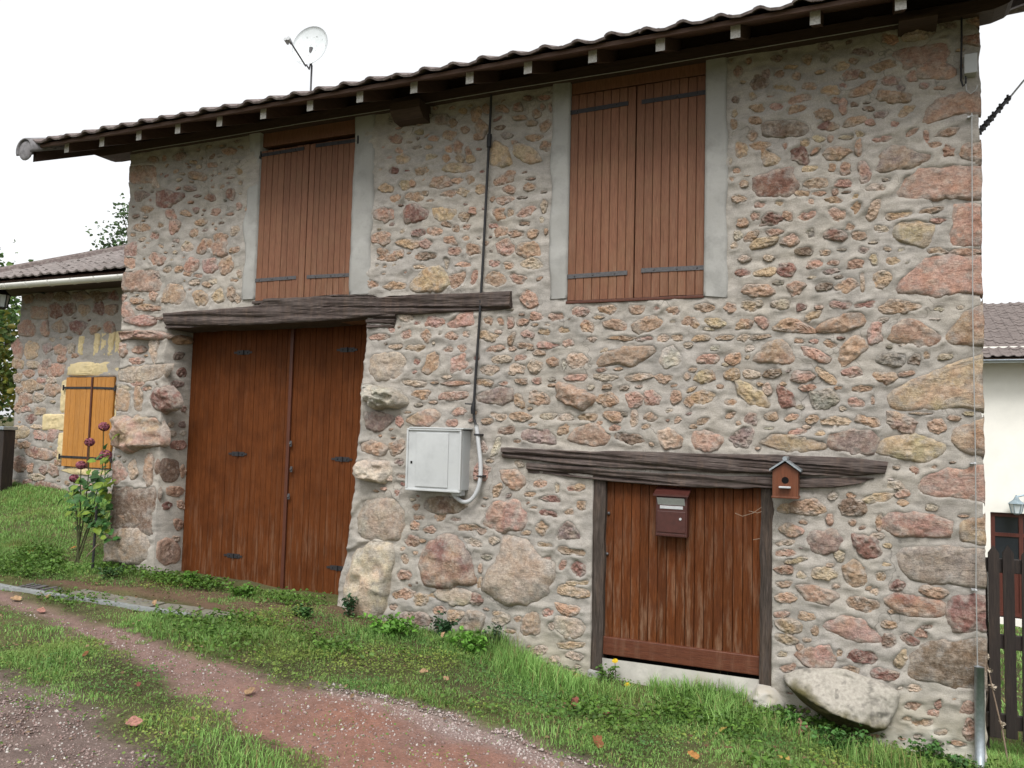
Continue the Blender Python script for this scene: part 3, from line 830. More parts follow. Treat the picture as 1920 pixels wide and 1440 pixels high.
gx = lines(-420, 420, -13.0, 3.2, .045, 1)
gy = lines(-420, 420, -5.2, 2.4, .045, 1)
X, Y = np.meshgrid(gx, gy)
near = (np.abs(X) < 60) & (np.abs(Y) < 60)
Z = ground_z(X, Y)
Pm = np.mean([soft_in(X + a, Y + b, PATH, .05, 5.0) for a in (-.05, 0, .05) for b in (-.05, 0, .05)], 0)
Gm = np.mean([soft_in(X + a, Y + b, GRAVEL, .10, 3.0) for a in (-.06, 0, .06) for b in (-.06, 0, .06)], 0)
Sm = np.mean([soft_in(X + a, Y + b, SOIL, .06, 5.0) for a in (-.05, 0, .05) for b in (-.05, 0, .05)], 0)
Bm = np.mean([soft_in(X + a, Y + b, BAND, .06, 6.0) for a in (-.05, 0, .05) for b in (-.05, 0, .05)], 0)
Z = Z - .012 * Pm + .006 * fbm(X * 9, Y * 9, 8.0, 2) * np.clip(1 - Pm, .3, 1)
base = np.array([.085, .080, .036])
cc = np.ones(X.shape + (3,)) * base
cc *= (1 + .25 * fbm(X * 3, Y * 3, 5.0, 3))[..., None]
moss = np.clip(fbm(X * 2.1, Y * 2.1, 9.0, 3) - .0, 0, 1)[..., None]
cc = cc * (1 - .5 * moss) + np.array([.10, .12, .03]) * .5 * moss
red = np.array([.255, .130, .095]); mauve = np.array([.225, .148, .128])
u = np.clip(.5 + .8 * fbm(X * 1.3, Y * 1.3, 4.0, 3), 0, 1)[..., None]
near_red = sstep(-5.2, -3.0, X)[..., None]
pc = mauve * (1 - u * near_red) + red * u * near_red
cc = cc * (1 - Pm[..., None]) + pc * Pm[..., None]
cc = cc * (1 - Gm[..., None]) + np.array([.155, .115, .100]) * Gm[..., None]
cc = cc * (1 - .8 * Sm[..., None]) + np.array([.15, .090, .062]) * .8 * Sm[..., None]
cc = cc * (1 - .7 * Bm[..., None]) + np.array([.27, .225, .21]) * .7 * Bm[..., None]
nx, ny = len(gx), len(gy)
ii = (np.arange(ny - 1)[:, None] * nx + np.arange(nx - 1)[None]).ravel()
gf = np.stack([ii, ii + 1, ii + nx + 1, ii + nx], 1)
ground = mesh('ground', np.stack([X, Y, Z], -1).reshape(-1, 3), gf, M['ground'], None, True, np.clip(cc.reshape(-1, 3), .01, .8))
tag(ground, kind='structure')

# ------------------------------------------------------------------ the barn
barn = empty('stone_barn', (-3.6, 0, .3), 'long rubble stone barn with brown shuttered openings and overhanging tiled eaves', 'barn')
XL, XR = -7.322, 0.016
GL, GR = -6.728, -4.47
W1 = (-5.678, -4.645, 3.04); W2 = (-2.690, -1.667, 2.892); HT = (-2.452, -1.205)
ZTOP = 4.70

def grid_lines(keys, step):
    out = []
    for a, b in zip(keys[:-1], keys[1:]):
        n = max(1, int(round((b - a) / step)))
        out += list(np.linspace(a, b, n, endpoint=False))
    return np.array(out + [keys[-1]])

def stone_wall(name, xk, zk, holes, stones, y0, depth, parent, mat, step, warp=None, rise=.006):
    xs, zs = grid_lines(xk, step), grid_lines(zk, step)
    nx, nz = len(xs), len(zs)
    Xg, Zg = np.meshgrid(xs, zs)
    h = .010 * fbm(Xg * 2.6, Zg * 2.6, 1.0, 3) + .0065 * fbm(Xg * 8, Zg * 13, 2.0, 3) + .0028 * fbm(Xg * 34, Zg * 40, 3.0, 2) + .0065 * fbm(Xg * 3.2 + .6 * fbm(Xg * 2, Zg * 2, 4.4, 2), Zg * 17, 5.0, 3)
    for s in stones:
        R_ = s.rad.max() + .05
        i0, i1 = np.searchsorted(xs, [s.c[0] - R_, s.c[0] + R_]); j0, j1 = np.searchsorted(zs, [s.c[1] - R_, s.c[1] + R_])
        if i1 <= i0 or j1 <= j0: continue
        dx = Xg[j0:j1, i0:i1] - s.c[0]; dz = Zg[j0:j1, i0:i1] - s.c[1]
        a = np.arctan2(dz, dx) % (2 * np.pi)
        rr = np.interp(a, np.append(s.ang, 2 * np.pi), np.append(s.rad, s.rad[0]))
        d = np.hypot(dx, dz) - rr
        up = rise * np.exp(-(d / .018) ** 2) * (.35 + 1.5 * fbm(Xg[j0:j1, i0:i1] * 13, Zg[j0:j1, i0:i1] * 13, 6.0, 3))
        mr = min(.03, .45 * s.rad.mean())
        sink = -.022 * sstep(-.25 * mr, -1.2 * mr, d)
        h[j0:j1, i0:i1] += up + sink
    Xw = Xg.copy()
    if warp is not None:
        Xw = warp(Xg, Zg)
    cx, cz = (xs[:-1] + xs[1:]) / 2, (zs[:-1] + zs[1:]) / 2
    CX, CZ = np.meshgrid(cx, cz)
    act = np.ones(CX.shape, bool)
    for a, b, c, d in holes:
        act &= ~((CX > a) & (CX < b) & (CZ > c) & (CZ < d))
    # calm the face towards the edges of openings
    idx = np.arange(nx * nz).reshape(nz, nx)
    V = np.stack([Xw, y0 - h, Zg], -1).reshape(-1, 3)
    J, I = np.nonzero(act)
    F = np.stack([idx[J, I], idx[J, I + 1], idx[J + 1, I + 1], idx[J + 1, I]], 1)
    ext = []
    pad = np.pad(act, 1)
    c_ = pad[1:-1, 1:-1]
    for dj, di, a, b in ((0, 1, (0, 1), (1, 1)), (0, -1, (1, 0), (0, 0)), (1, 0, (1, 1), (1, 0)), (-1, 0, (0, 0), (0, 1))):
        nb = pad[1 + dj:1 + dj + act.shape[0], 1 + di:1 + di + act.shape[1]]
        J, I = np.nonzero(c_ & ~nb)
        ext.append(np.stack([idx[J + a[0], I + a[1]], idx[J + b[0], I + b[1]]], 1))
    ext = np.concatenate(ext)
    used = np.unique(ext)
    mp = np.full(nx * nz, -1); mp[used] = np.arange(len(used)) + nx * nz
    V2 = V[used].copy(); V2[:, 1] = y0 + depth
    F2 = np.stack([ext[:, 1], ext[:, 0], mp[ext[:, 0]], mp[ext[:, 1]]], 1)
    V = np.concatenate([V, V2]); F = np.concatenate([F, F2])
    keep = np.unique(F); mp2 = np.full(len(V), -1); mp2[keep] = np.arange(len(keep))
    return mesh(name, V[keep], mp2[F], mat, parent, True)

def fill_stones(stones, x0, x1, z0, z1, bad, n, r, sizes=(.018, .045), gap=.012, codes='ppooyccrmbg'):
    """small pieces pressed into the joints between the traced stones"""
    res = .008
    nx, nz = int((x1 - x0) / res), int((z1 - z0) / res)
    gx_, gz_ = np.meshgrid(x0 + (np.arange(nx) + .5) * res, z0 + (np.arange(nz) + .5) * res)
    occ = np.zeros((nz, nx), bool)
    def stamp(c, ang, rad, g, test=False):
        R_ = rad.max() + g
        i0, i1 = int((c[0] - R_ - x0) / res), int((c[0] + R_ - x0) / res) + 1
        j0, j1 = int((c[1] - R_ - z0) / res), int((c[1] + R_ - z0) / res) + 1
        if test and (i0 < 0 or j0 < 0 or i1 > nx or j1 > nz): return True
        i0, j0, i1, j1 = max(i0, 0), max(j0, 0), min(i1, nx), min(j1, nz)
        if i1 <= i0 or j1 <= j0: return True
        dx = gx_[j0:j1, i0:i1] - c[0]; dz = gz_[j0:j1, i0:i1] - c[1]
        a = np.arctan2(dz, dx) % (2 * np.pi)
        m = np.hypot(dx, dz) < np.interp(a, np.append(ang, 2 * np.pi), np.append(rad, rad[0])) + g
        if test:
            return bool((occ[j0:j1, i0:i1] & m).any())
        occ[j0:j1, i0:i1] |= m
        return False
    for s in stones:
        stamp(s.c, s.ang, s.rad, .004)
    for a, b, c, d in bad:
        occ |= (gx_ > a) & (gx_ < b) & (gz_ > c) & (gz_ < d)
    new = []
    for k in range(n):
        big = sizes[0] + (sizes[1] - sizes[0]) * (1 - k / n) ** 1.5
        sz = big * r.uniform(.7, 1.1)
        c = (r.uniform(x0, x1), r.uniform(z0, z1))
        asp = r.uniform(1.2, 4.2)
        o = outline_rect(c[0], c[1], 2 * sz * math.sqrt(asp), 2 * sz / math.sqrt(asp), r.normal(0, 8), r)
        cc_, ang, rad = radial(soften(o, 1), 12)
        if stamp(cc_, ang, rad, gap, True): continue
        stamp(cc_, ang, rad, gap * .5)
        s = Stone(); s.c, s.ang, s.rad = cc_, ang, rad
        s.code = codes[int(r.integers(len(codes)))]
        s.area = math.pi * sz * sz
        s.H = float(r.uniform(.003, .007))
        new.append(s)
    return new

def place_stones(stones, wall, y0, limit, r, stuff_name='small_stones'):
    stones.sort(key=lambda s: -s.area)
    SV, SF, SCo = [], [], []
    nb = 0
    for i, s in enumerate(stones):
        v, f = stone_geo(s.c, s.ang, s.rad, s.H, r.uniform(0, 90), r)
        if y0 == 0.0:
            zz = s.c[1] + v[:, 1]
            v[:, 0] = np.minimum(v[:, 0], XR + .004 + .007 * fbm(zz * 9, s.c[0], 3.0, 3) - s.c[0])
            v[:, 0] = np.maximum(v[:, 0], XL - .004 - .007 * fbm(zz * 9, s.c[0], 5.0, 3) - s.c[0])
        w = np.stack([v[:, 0], -v[:, 2], v[:, 1]], 1)
        col = tone(s.code, r)
        c2 = tone(s.code if r.random() < .75 else 'o', r)
        k = np.clip(.5 + .9 * fbm((s.c[0] + v[:, 0]) * 9, (s.c[1] + v[:, 1]) * 9, r.uniform(0, 50), 2), 0, 1)[:, None]
        cols = col * (1 - k) + c2 * k
        # lime left by the pointing on the rims of the stones
        nr = len(s.ang); tv = np.hypot(v[:, 0], v[:, 1]) / np.maximum(np.interp(np.arctan2(v[:, 1], v[:, 0]) % (2 * np.pi), np.append(s.ang, 2 * np.pi), np.append(s.rad, s.rad[0])), 1e-4)
        lm = np.clip((tv - .50) / .45 + 1.1 * fbm((s.c[0] + v[:, 0]) * 22, (s.c[1] + v[:, 1]) * 22, 4.0, 3) - .38, 0, .62)[:, None]
        cols = cols * (1 - lm) + np.array([.315, .297, .272]) * lm
        if i < limit:
            o = mesh('stone', w, f, M['stone'], wall, math.sqrt(s.area / math.pi) > .085, cols, (s.c[0], y0, s.c[1]))
        else:
            w = w + np.array([s.c[0], y0, s.c[1]])
            SV.append(w); SF += [tuple(a + nb for a in q) for q in f]; SCo.append(cols); nb += len(w)
    if SV:
        o = mesh(stuff_name, np.concatenate(SV), SF, M['stone'], wall, False, np.concatenate(SCo))
        tag(o, kind='stuff')

rs = np.random.default_rng(5)
stones = build_stone_list(STONES, BLOCKS, 0.0, rs)
bad = [(GL - .03, GR + .05, -1, 2.9), (-5.86, -4.42, 2.93, 5), (-2.85, -1.49, 2.84, 5), (-2.50, -1.17, -1, 1.66), (-6.78, -3.1, 2.80, 3.06), (-3.2, -.48, 1.55, 1.83), (-3.95, -3.35, 1.42, 1.95)]
stones += fill_stones(stones, XL + .02, XR - .02, .02, 4.62, bad, 9000, rs)

def warp(Xg, Zg):
    # the right jamb of the garage opening leans in and bulges towards its foot
    d = np.interp(Zg, [.2, .6, .95, 1.15, 1.4, 1.9, 2.3, 2.8], [-.20, -.19, -.10, -.075, -.055, -.03, -.01, .02])
    ed = .010 * fbm(Zg * 7, Xg * 0 + 2.0, 1.0, 3)
    return Xg + d * np.exp(-((Xg - GR) / .22) ** 2) * (Zg < 2.95) + ed * (np.exp(-((Xg - XR) / .05) ** 2) + np.exp(-((Xg - XL) / .05) ** 2))

front = stone_wall('front_wall', [XL, GL, W1[0], W1[1], GR, W2[0], HT[0], W2[1], HT[1], XR] if False else sorted([XL, GL, W1[0], W1[1], GR, W2[0], HT[0], W2[1], HT[1], XR]),
                   sorted([-.45, 1.62, 2.87, W2[2], W1[2], 4.60, ZTOP]),
                   [(GL, GR, -1, 2.87), (W1[0], W1[1], W1[2], 4.60), (W2[0], W2[1], W2[2], 4.60), (HT[0], HT[1], -1, 1.62)],
                   stones, 0.0, .36, barn, M['mortar'], .0145, warp)
place_stones(stones, front, 0.0, 288, rs)

# stones in the side of the left jamb (it faces +X)
for px_, py_, w_, h_, code, H_ in ((945, 1205, 150, 165, 'b', .010), (945, 1660, 150, 170, 'p', .012), (1005, 1506, 84, 84, 'p', .010), (985, 1590, 60, 40, 'c', .008), (962, 942, 46, 52, 'c', .008), (1022, 944, 56, 50, 'm', .008), (965, 1000, 60, 40, 'c', .008),
                               (1030, 1000, 46, 40, 'w', .008), (1005, 1060, 120, 62, 'p', .008), (1028, 1210, 50, 96, 'o', .008), (1005, 560, 80, 60, 'm', .008),
                               (1020, 655, 60, 66, 'r', .008), (1030, 860, 50, 40, 'p', .008), (985, 1320, 120, 70, 'p', .008), (1000, 720, 90, 50, 'm', .008), (1030, 470, 150, 56, 'o', .04),
                               (940, 1400, 80, 60, 'r', .008), (1020, 1400, 60, 70, 'o', .008)):
    o = outline_rect(px_, py_, w_, h_, 0, rs) / 3.0 + np.array([0, 480])
    q = np.array([onx(a, b, GL) for a, b in o])
    c_, an_, ra_ = radial(soften(q), 20)
    v, f = stone_geo(c_, an_, ra_, H_, rs.uniform(0, 90), rs)
    mesh('stone', np.stack([v[:, 2], v[:, 0], v[:, 1]], 1), f, M['stone'], front, True, tone(code, rs), (GL, c_[0], c_[1]))

# the other walls of the barn
RS = .445                                          # roof slope
RIDGE_Y = 3.4
def roof_z(y): return 4.56 + (y + .5) * RS
for nm, x0, x1 in (('gable_wall', XL + .004, XL + .36), ('gable_wall', XR - .36, XR - .004)):
    mb = MB()
    prof = [(.36, -.6), (7.1, -.6), (7.1, roof_z(-.3)), (RIDGE_Y, roof_z(RIDGE_Y) - .12), (.36, roof_z(.36) - .12)]
    n_ = len(prof)
    mb.add([(x0, a, b) for a, b in prof] + [(x1, a, b) for a, b in prof],
           [tuple(range(n_))[::-1], tuple(range(n_, 2 * n_))] + [(i, (i + 1) % n_, (i + 1) % n_ + n_, i + n_) for i in range(n_)])
    mb.build(nm, M['mortar'], barn)
mb = MB(); mb.box(XL + .37, XR - .37, 6.76, 7.08, -.6, 4.6); mb.build('rear_wall', M['mortar'], barn)
mb = MB(); mb.box(XL + .37, XR - .37, .40, 6.7, -.5, -.3); mb.build('floor', M['concrete'], barn)

# smooth cement bands at the sides of the windows
def slab(name, poly_l, poly_r, y0, y1, mat, parent, amp=.004, nseg_=46, ncol=8, seed=0.0):
    """upright band between a left and a right edge line [(x, z) ...] from the foot up"""
    zl = np.linspace(poly_l[0][1], poly_l[-1][1], nseg_)
    xl = np.interp(zl, [p[1] for p in poly_l], [p[0] for p in poly_l])
    zr = np.linspace(poly_r[0][1], poly_r[-1][1], nseg_)
    xr = np.interp(zr, [p[1] for p in poly_r], [p[0] for p in poly_r])
    V = []
    T = np.linspace(0, 1, ncol)
    for k in range(nseg_):
        for t_ in T:
            x = xl[k] * (1 - t_) + xr[k] * t_; z = zl[k] * (1 - t_) + zr[k] * t_
            edge = -.006 * (1 - min(1, min(t_, 1 - t_) * 8)) ** 2
            hh = amp * float(fbm(x * 5 + seed, z * 5, seed, 3))
            V.append((x, y0 - hh - edge, z))
    for k in range(nseg_):
        V.append((xl[k], y1, zl[k])); V.append((xr[k], y1, zr[k]))
    F = [(k * ncol + j, k * ncol + j + 1, (k + 1) * ncol + j + 1, (k + 1) * ncol + j) for k in range(nseg_ - 1) for j in range(ncol - 1)]
    b = nseg_ * ncol
    for k in range(nseg_ - 1):
        F.append((b + 2 * k, k * ncol, (k + 1) * ncol, b + 2 * k + 2))
        F.append((k * ncol + ncol - 1, b + 2 * k + 1, b + 2 * k + 3, (k + 1) * ncol + ncol - 1))
    F.append(tuple([b] + list(range(ncol - 1, -1, -1))[::-1][::-1] + [])[:0] or (b, b + 1, ncol - 1, 0))
    return mesh(name, V, F, mat, parent, True)

def wob(x, z0, z1, a, s):
    return [(x + a * float(fbm(z * 4 + s, s, s, 3)), z) for z in np.linspace(z0, z1, 30)]
slab('window_surround', wob(-5.815, 3.06, 4.66, .018, 1.0), [(-5.676, 3.06), (-5.676, 4.66)], -.016, .2, M['cement'], barn, .010, seed=1.)
slab('window_surround', [(-4.647, 3.05), (-4.647, 4.66)], wob(-4.445, 3.05, 4.66, .022, 2.0), -.016, .2, M['cement'], barn, .010, seed=2.)
slab('window_surround', wob(-2.828, 2.93, 4.66, .016, 3.0), [(-2.688, 2.93), (-2.688, 4.66)], -.018, .2, M['cement'], barn, .010, seed=3.)
slab('window_surround', [(-1.669, 2.90), (-1.669, 4.66)], wob(-1.515, 2.88, 4.66, .014, 4.0), -.018, .2, M['cement'], barn, .010, seed=4.)

# old oak beams
def beam(name, top, bot, yf, yb, mat, parent, n=90, m=9,  amp=.010, seed=0.0):
    x0, x1 = top[0][0], top[-1][0]
    V, F = [], []
    n, m = int(n * 1.6), int(m * 2.2)
    T = np.linspace(0, 1, m)
    for i in range(n):
        s_ = i / (n - 1)
        xt = x0 + (x1 - x0) * s_
        xb = bot[0][0] + (bot[-1][0] - bot[0][0]) * s_
        zt = np.interp(xt, *zip(*top)) + .006 * float(fbm(xt * 4, seed, 0, 3)); zb = np.interp(xb, *zip(*bot)) + .006 * float(fbm(xb * 4, seed + 9, 0, 3))
        ring = [(xt, yb, zt)]
        for t_ in T:
            x = xt + (xb - xt) * t_; z = zt + (zb - zt) * t_
            e = min(t_, 1 - t_)
            y = yf + .012 * max(0, 1 - e * 9) ** 2
            y -= amp * float(fbm(x * 1.6 + seed, z * 30 + 1.5 * x, seed, 3)) + .5 * amp * float(fbm(x * 3.5, z * 12, seed + 3, 2))
            crack = float(vnoise(x * .9 + seed * 3, z * 44 + 2 * x, seed))
            if crack > .35: y += .05 * (crack - .35)
            ring.append((x, y, z))
        ring.append((xb, yb, zb))
        V += ring
    k = m + 2
    for i in range(n - 1):
        for j in range(k - 1):
            F.append((i * k + j, i * k + j + 1, (i + 1) * k + j + 1, (i + 1) * k + j))
    F.append(tuple(range(k))[::-1]); F.append(tuple((n - 1) * k + j for j in range(k)))
    return mesh(name, V, F, mat, parent, False)

def pl(*pts): return [P(a, b, 0.0) for a, b in pts]
beam('lintel_beam', pl((311, 588), (400, 582), (490, 573), (500, 562), (600, 556), (700, 553), (712, 558), (830, 553), (960, 545)),
     pl((315, 617), (430, 611), (560, 606), (690, 594), (830, 588), (905, 582), (960, 578)), -.045, .30, M['old_beam'], barn, 120, 10, .010, 1.0)
beam('lintel_stub', pl((688, 594), (745, 588)), pl((692, 616), (740, 614)), -.035, .30, M['old_beam'], barn, 16, 8, .012, 4.0)
beam('hatch_lintel', pl((943, 838), (1100, 845), (1300, 850), (1450, 853), (1600, 860), (1665, 866)),
     pl((945, 859), (1100, 872), (1250, 884), (1450, 889), (1600, 892), (1660, 889)), -.040, .2, M['old_beam'], barn, 110, 10, .012, 7.0)
beam('hatch_lintel', pl((989, 867), (1100, 876), (1250, 888), (1450, 893), (1560, 895), (1640, 897)),
     pl((991, 887), (1100, 897), (1200, 908), (1300, 913), (1450, 917), (1560, 914), (1612, 906)), -.028, .2, M['old_beam'], barn, 100, 8, .012, 12.0)

def upright(name, x0, x1, z0, z1, yf, yb, mat, parent, seed, n=50, m=6, amp=.006):
    V, F = [], []
    for i in range(n):
        z = z0 + (z1 - z0) * i / (n - 1)
        a = x0 + .006 * float(fbm(z * 5, seed, 0, 2)); b = x1 + .006 * float(fbm(z * 5, seed + 5, 0, 2))
        ring = [(a, yb, z)]
        for j in range(m):
            t_ = j / (m - 1)
            x = a + (b - a) * t_
            e = min(t_, 1 - t_)
            y = yf + .010 * max(0, 1 - e * 6) ** 2 - amp * float(fbm(x * 34, z * 2.2 + seed, seed, 3))
            ring.append((x, y, z))
        ring.append((b, yb, z))
        V += ring
    k = m + 2
    for i in range(n - 1):
        for j in range(k - 1):
            F.append((i * k + j, (i) * k + j + 1, (i + 1) * k + j + 1, (i + 1) * k + j))
    F.append(tuple(range(k))); F.append(tuple((n - 1) * k + j for j in range(k))[::-1])
    return mesh(name, V, F, mat, parent, False)
upright('door_post', -2.448, -2.362, .22, 1.60, .0, .25, M['old_post'], barn, 3.0)
upright('door_post', -1.282, -1.198, .12, 1.62, .0, .25, M['old_post'], barn, 8.0)

# ------------------------------------------------------------------ boarded doors and shutters
_plank_cache = {}
def plank_mesh(w, h, th, mat, ch=.003):
    key = (round(w, 4), round(h, 4), round(th, 4), mat.name)
    if key in _plank_cache: return _plank_cache[key]
    a = w / 2
    prof = [(-a, th), (-a, ch), (-a + ch, 0), (a - ch, 0), (a, ch), (a, th)]
    V = [(x, y, z) for z in (0, h) for x, y in prof]
    F = [(i, i + 1, i + 7, i + 6) for i in range(5)] + [(5, 0, 6, 11), (5, 4, 3, 2, 1, 0), (6, 7, 8, 9, 10, 11)]
    _plank_cache[key] = make_mesh('plank', V, F, mat)
    return _plank_cache[key]

def planks(parent, x0, x1, z0, z1, yf, n, mat, gap=.003, th=.024, r=rs):
    w = (x1 - x0) / n
    me = plank_mesh(w - gap, z1 - z0, th, mat)
    for i in range(n):
        link('plank', me, parent, (x0 + (i + .5) * w, yf + r.uniform(-.0018, .0018), z0 + r.uniform(-.002, .002)))

def strap(parent, pts, y, w, mat, pin=None):
    mb = MB()
    (xa, za), (xb, zb) = pts
    n = 6
    for s_ in range(n):
        a, b = s_ / n, (s_ + 1) / n
        x0_, x1_ = xa + (xb - xa) * a, xa + (xb - xa) * b
        if x0_ > x1_: x0_, x1_ = x1_, x0_
        z_ = za + (zb - za) * (a + b) / 2
        mb.box(x0_, x1_, y - .006, y, z_ - w / 2, z_ + w / 2)
    for s_ in (.15, .45, .8):
        mb.ball((xa + (xb - xa) * s_, y - .007, za + (zb - za) * s_), .007, 6)
    if pin is not None:
        mb.tube([(pin, y - .008, za - .035), (pin, y - .008, za + .035)], .011, 8)
        mb.box(min(pin, xa) - .002, max(pin, xa) + .002, y - .010, y - .001, za - .012, za + .012)
    return mb.build('strap_hinge', mat, parent)

def shutter(parent, x0, x1, z0, z1, yf, n, mat, name='shutter'):
    mb = MB(); mb.box(x0 + .004, x1 - .004, yf + .026, yf + .045, z0 + .01, z1 - .01)
    s_ = mb.build(name, mat, parent)
    planks(s_, x0, x1, z0, z1, yf, n, mat, .0015 if name == 'garage_door_leaf' else .003)
    return s_

# left upper window
sy = .006
m1 = P(574, 420)[0]
zh1 = 4.42
s1 = shutter(barn, W1[0] + .004, m1 - .003, W1[2] + .005, zh1, sy, 8, M['shutter'])
s2 = shutter(barn, m1 + .003, W1[1] - .004, W1[2] + .005, zh1, sy, 8, M['shutter'])
strap(s1, [P(474, 526), P(555, 520)], sy, .030, M['iron_grey'], P(473, 526)[0])
strap(s1, [P(490, 291), P(570, 278)], sy, .030, M['iron'], P(488, 292)[0])
strap(s2, [P(658, 515), P(575, 519)], sy, .030, M['iron_grey'], P(660, 515)[0])
strap(s2, [P(668, 263), P(592, 273)], sy, .030, M['iron'], P(672, 262)[0])
mb = MB(); mb.box(W1[0] + .002, W1[1] - .002, .02, .12, zh1 + .045, 4.62, 0, .004); mb.build('window_head', M['shutter'], barn)
mb = MB(); mb.box(W1[0] - .0, W1[1] + .06, -.03, .2, 3.012, 3.036, 0, .004); mb.build('window_sill', M['old_beam'], barn)
# right upper window
m2 = P(1190, 380)[0]
zh2 = 4.49
s3 = shutter(barn, W2[0] + .004, m2 - .003, W2[2] + .022, zh2, sy, 8, M['shutter'])
s4 = shutter(barn, m2 + .003, W2[1] - .004, W2[2] + .022, zh2, sy, 8, M['shutter'])
strap(s3, [P(1060, 519), P(1176, 511)], sy, .032, M['iron_grey'], P(1058, 519)[0])
strap(s3, [P(1066, 212), P(1178, 193)], sy, .032, M['iron'], P(1064, 212)[0])
strap(s4, [P(1326, 501), P(1202, 507)], sy, .032, M['iron_grey'], P(1328, 500)[0])
strap(s4, [P(1326, 172), P(1203, 191)], sy, .032, M['iron'], P(1328, 172)[0])
mb = MB(); mb.box(W2[0] + .002, W2[1] - .002, .014, .12, zh2 + .012, 4.64, 0, .004); mb.build('window_head', M['shutter'], barn)
mb = MB(); mb.box(W2[0] + .0, W2[1] - .0, -.014, .2, W2[2] - .006, W2[2] + .016, 0, .004); mb.build('window_sill', M['garage_trim'], barn)
for a, b, c_ in ((W1[0], W1[1], W1[2]), (W2[0], W2[1], W2[2])):
    mb = MB(); mb.box(a + .01, b - .01, .20, .24, c_ + .03, 4.6); mb.build('window_backing', M['black'], barn)

# garage doors, set back behind the jambs
GY = .335
gx0 = P(355, 850, GY)[0] - .03
gm = P(541, 860, GY)[0]
gz0 = P(535, 1110, GY)[1]
gx1 = gm + (gm - gx0)
gl = shutter(barn, gx0, gm - .006, gz0, 2.86, GY, 20, M['garage'], 'garage_door_leaf')
gr = shutter(barn, gm + .006, gx1, gz0, 2.86, GY, 20, M['garage'], 'garage_door_leaf')
mb = MB(); mb.box(gm - .018, gm + .018, GY - .024, GY - .002, gz0 + .004, 2.85, 0, .005); mb.build('cover_strip', M['garage_trim'], gr)
for leaf, pts in ((gl, ((457, 661), (447, 851), (438, 1042))), (gr, ((652, 656), (642, 861), (633, 1065)))):
    for a, b in pts:
        x, z = P(a, b, GY)
        mb = MB()
        mb.box(x - .075, x + .075, GY - .006, GY - .001, z - .02, z + .02)
        mb.box(x - .115, x - .075, GY - .006, GY - .001, z - .009, z + .009)
        mb.box(x + .075, x + .105, GY - .006, GY - .001, z - .009, z + .009)
        mb.ball((x - .05, GY - .008, z), .008, 6); mb.ball((x + .05, GY - .008, z), .008, 6)
        mb.tube([(x, GY - .012, z - .022), (x, GY - .012, z + .022)], .009, 8)
        mb.build('hinge_plate', M['iron'], leaf)
for a, b in ((545, 832), (546, 880), (541, 931)):
    x, z = P(a, b, GY - .03)
    mb = MB(); mb.box(x - .012, x + .012, GY - .034, GY - .025, z - .026, z + .026, 0, .003); mb.ball((x, GY - .038, z), .010, 8)
    mb.build('door_lock', M['iron_grey'], gr)
mb = MB(); mb.box(GL + .02, -4.43, .10, .28, 2.835, 2.868, 0, .004); mb.build('door_head', M['shutter'], barn)
mb = MB(); mb.box(GL - .1, -4.2, GY + .05, GY + .09, 2.80, 3.1); mb.build('door_backing', M['black'], barn)
mb = MB(); mb.box(gx0 - .02, GR + .2, -.03, .55, gz0 - .5, gz0 - .022, 0, .02)
mb.build('threshold', M['sill'], barn)

# hatch
HY = .055
hx0, hx1 = -2.372, -1.272
hd = shutter(barn, hx0, hx1, .46, 1.60, HY, 17, M['hatch'], 'hatch_door')
mb = MB(); mb.box(hx0 + .002, hx1 - .002, HY - .024, HY + .02, P(1125, 1227)[1] - .005, P(1125, 1195)[1] + .002, 0, .006); mb.build('bottom_rail', M['hatch_rail'], hd)
for a, b in ((1142, 962), (1139, 1038)):
    x, z = P(a, b, HY); mb = MB(); mb.ball((x, HY - .008, z), .012, 8); mb.build('bolt', M['iron_grey'], hd)
slab('door_sill', [(-2.40, .10), (-2.385, .325)], [(-1.27, .02), (-1.275, .325)], .012, .3, M['limewash'], barn, .006, 14, 14, 6.0)
mb = MB(); mb.box(hx0 - .05, hx1 + .05, HY + .08, HY + .10, .0, 1.6); mb.build('hatch_backing', M['black'], barn)
mb = MB(); mb.box(-2.468, -2.366, -.012, .1, -.1, .235, 0, .015); mb.build('post_base', M['cement'], barn)
# plaster foot at the right post
pp = [P(*q, -.06) for q in ((1385, 1320), (1410, 1298), (1420, 1284), (1450, 1290), (1472, 1318), (1470, 1335), (1385, 1332))]
c_, an_, ra_ = radial(soften(np.array(pp), 1), 24)
v, f = stone_geo(c_, an_, ra_, .09, 3.3, rs, .10)
mesh('plaster_foot', np.stack([v[:, 0], -v[:, 2], v[:, 1]], 1), f, M['limewash'], barn, True, None, (c_[0], -.02, c_[1] - .01))

# ------------------------------------------------------------------ roof of the barn
SL = math.atan(RS)
RX0, RX1 = -7.98, .85
mb = MB()
for sgn in (1, -1):
    RXe = RX1 if sgn > 0 else XR + .06
    ya, yb_ = (-.555, RIDGE_Y) if sgn > 0 else (RIDGE_Y, 2 * RIDGE_Y + .555)
    za, zb_ = roof_z(-.555), roof_z(RIDGE_Y)
    if sgn < 0: za, zb_ = zb_, za
    mb.add([(RX0, ya, za), (RXe, ya, za), (RXe, yb_, zb_), (RX0, yb_, zb_), (RX0, ya, za + .022), (RXe, ya, za + .022), (RXe, yb_, zb_ + .022), (RX0, yb_, zb_ + .022)],
           [(0, 3, 2, 1), (4, 5, 6, 7), (0, 1, 5, 4), (1, 2, 6, 5), (2, 3, 7, 6), (3, 0, 4, 7)])
roof = mb.build('roof', M['soffit'], barn)
mb = MB(); mb.box(RX0, RX1, -.572, -.552, roof_z(-.555) - .006, roof_z(-.555) + .026, 0, .002); mb.build('eaves_batten', M['soffit'], roof)
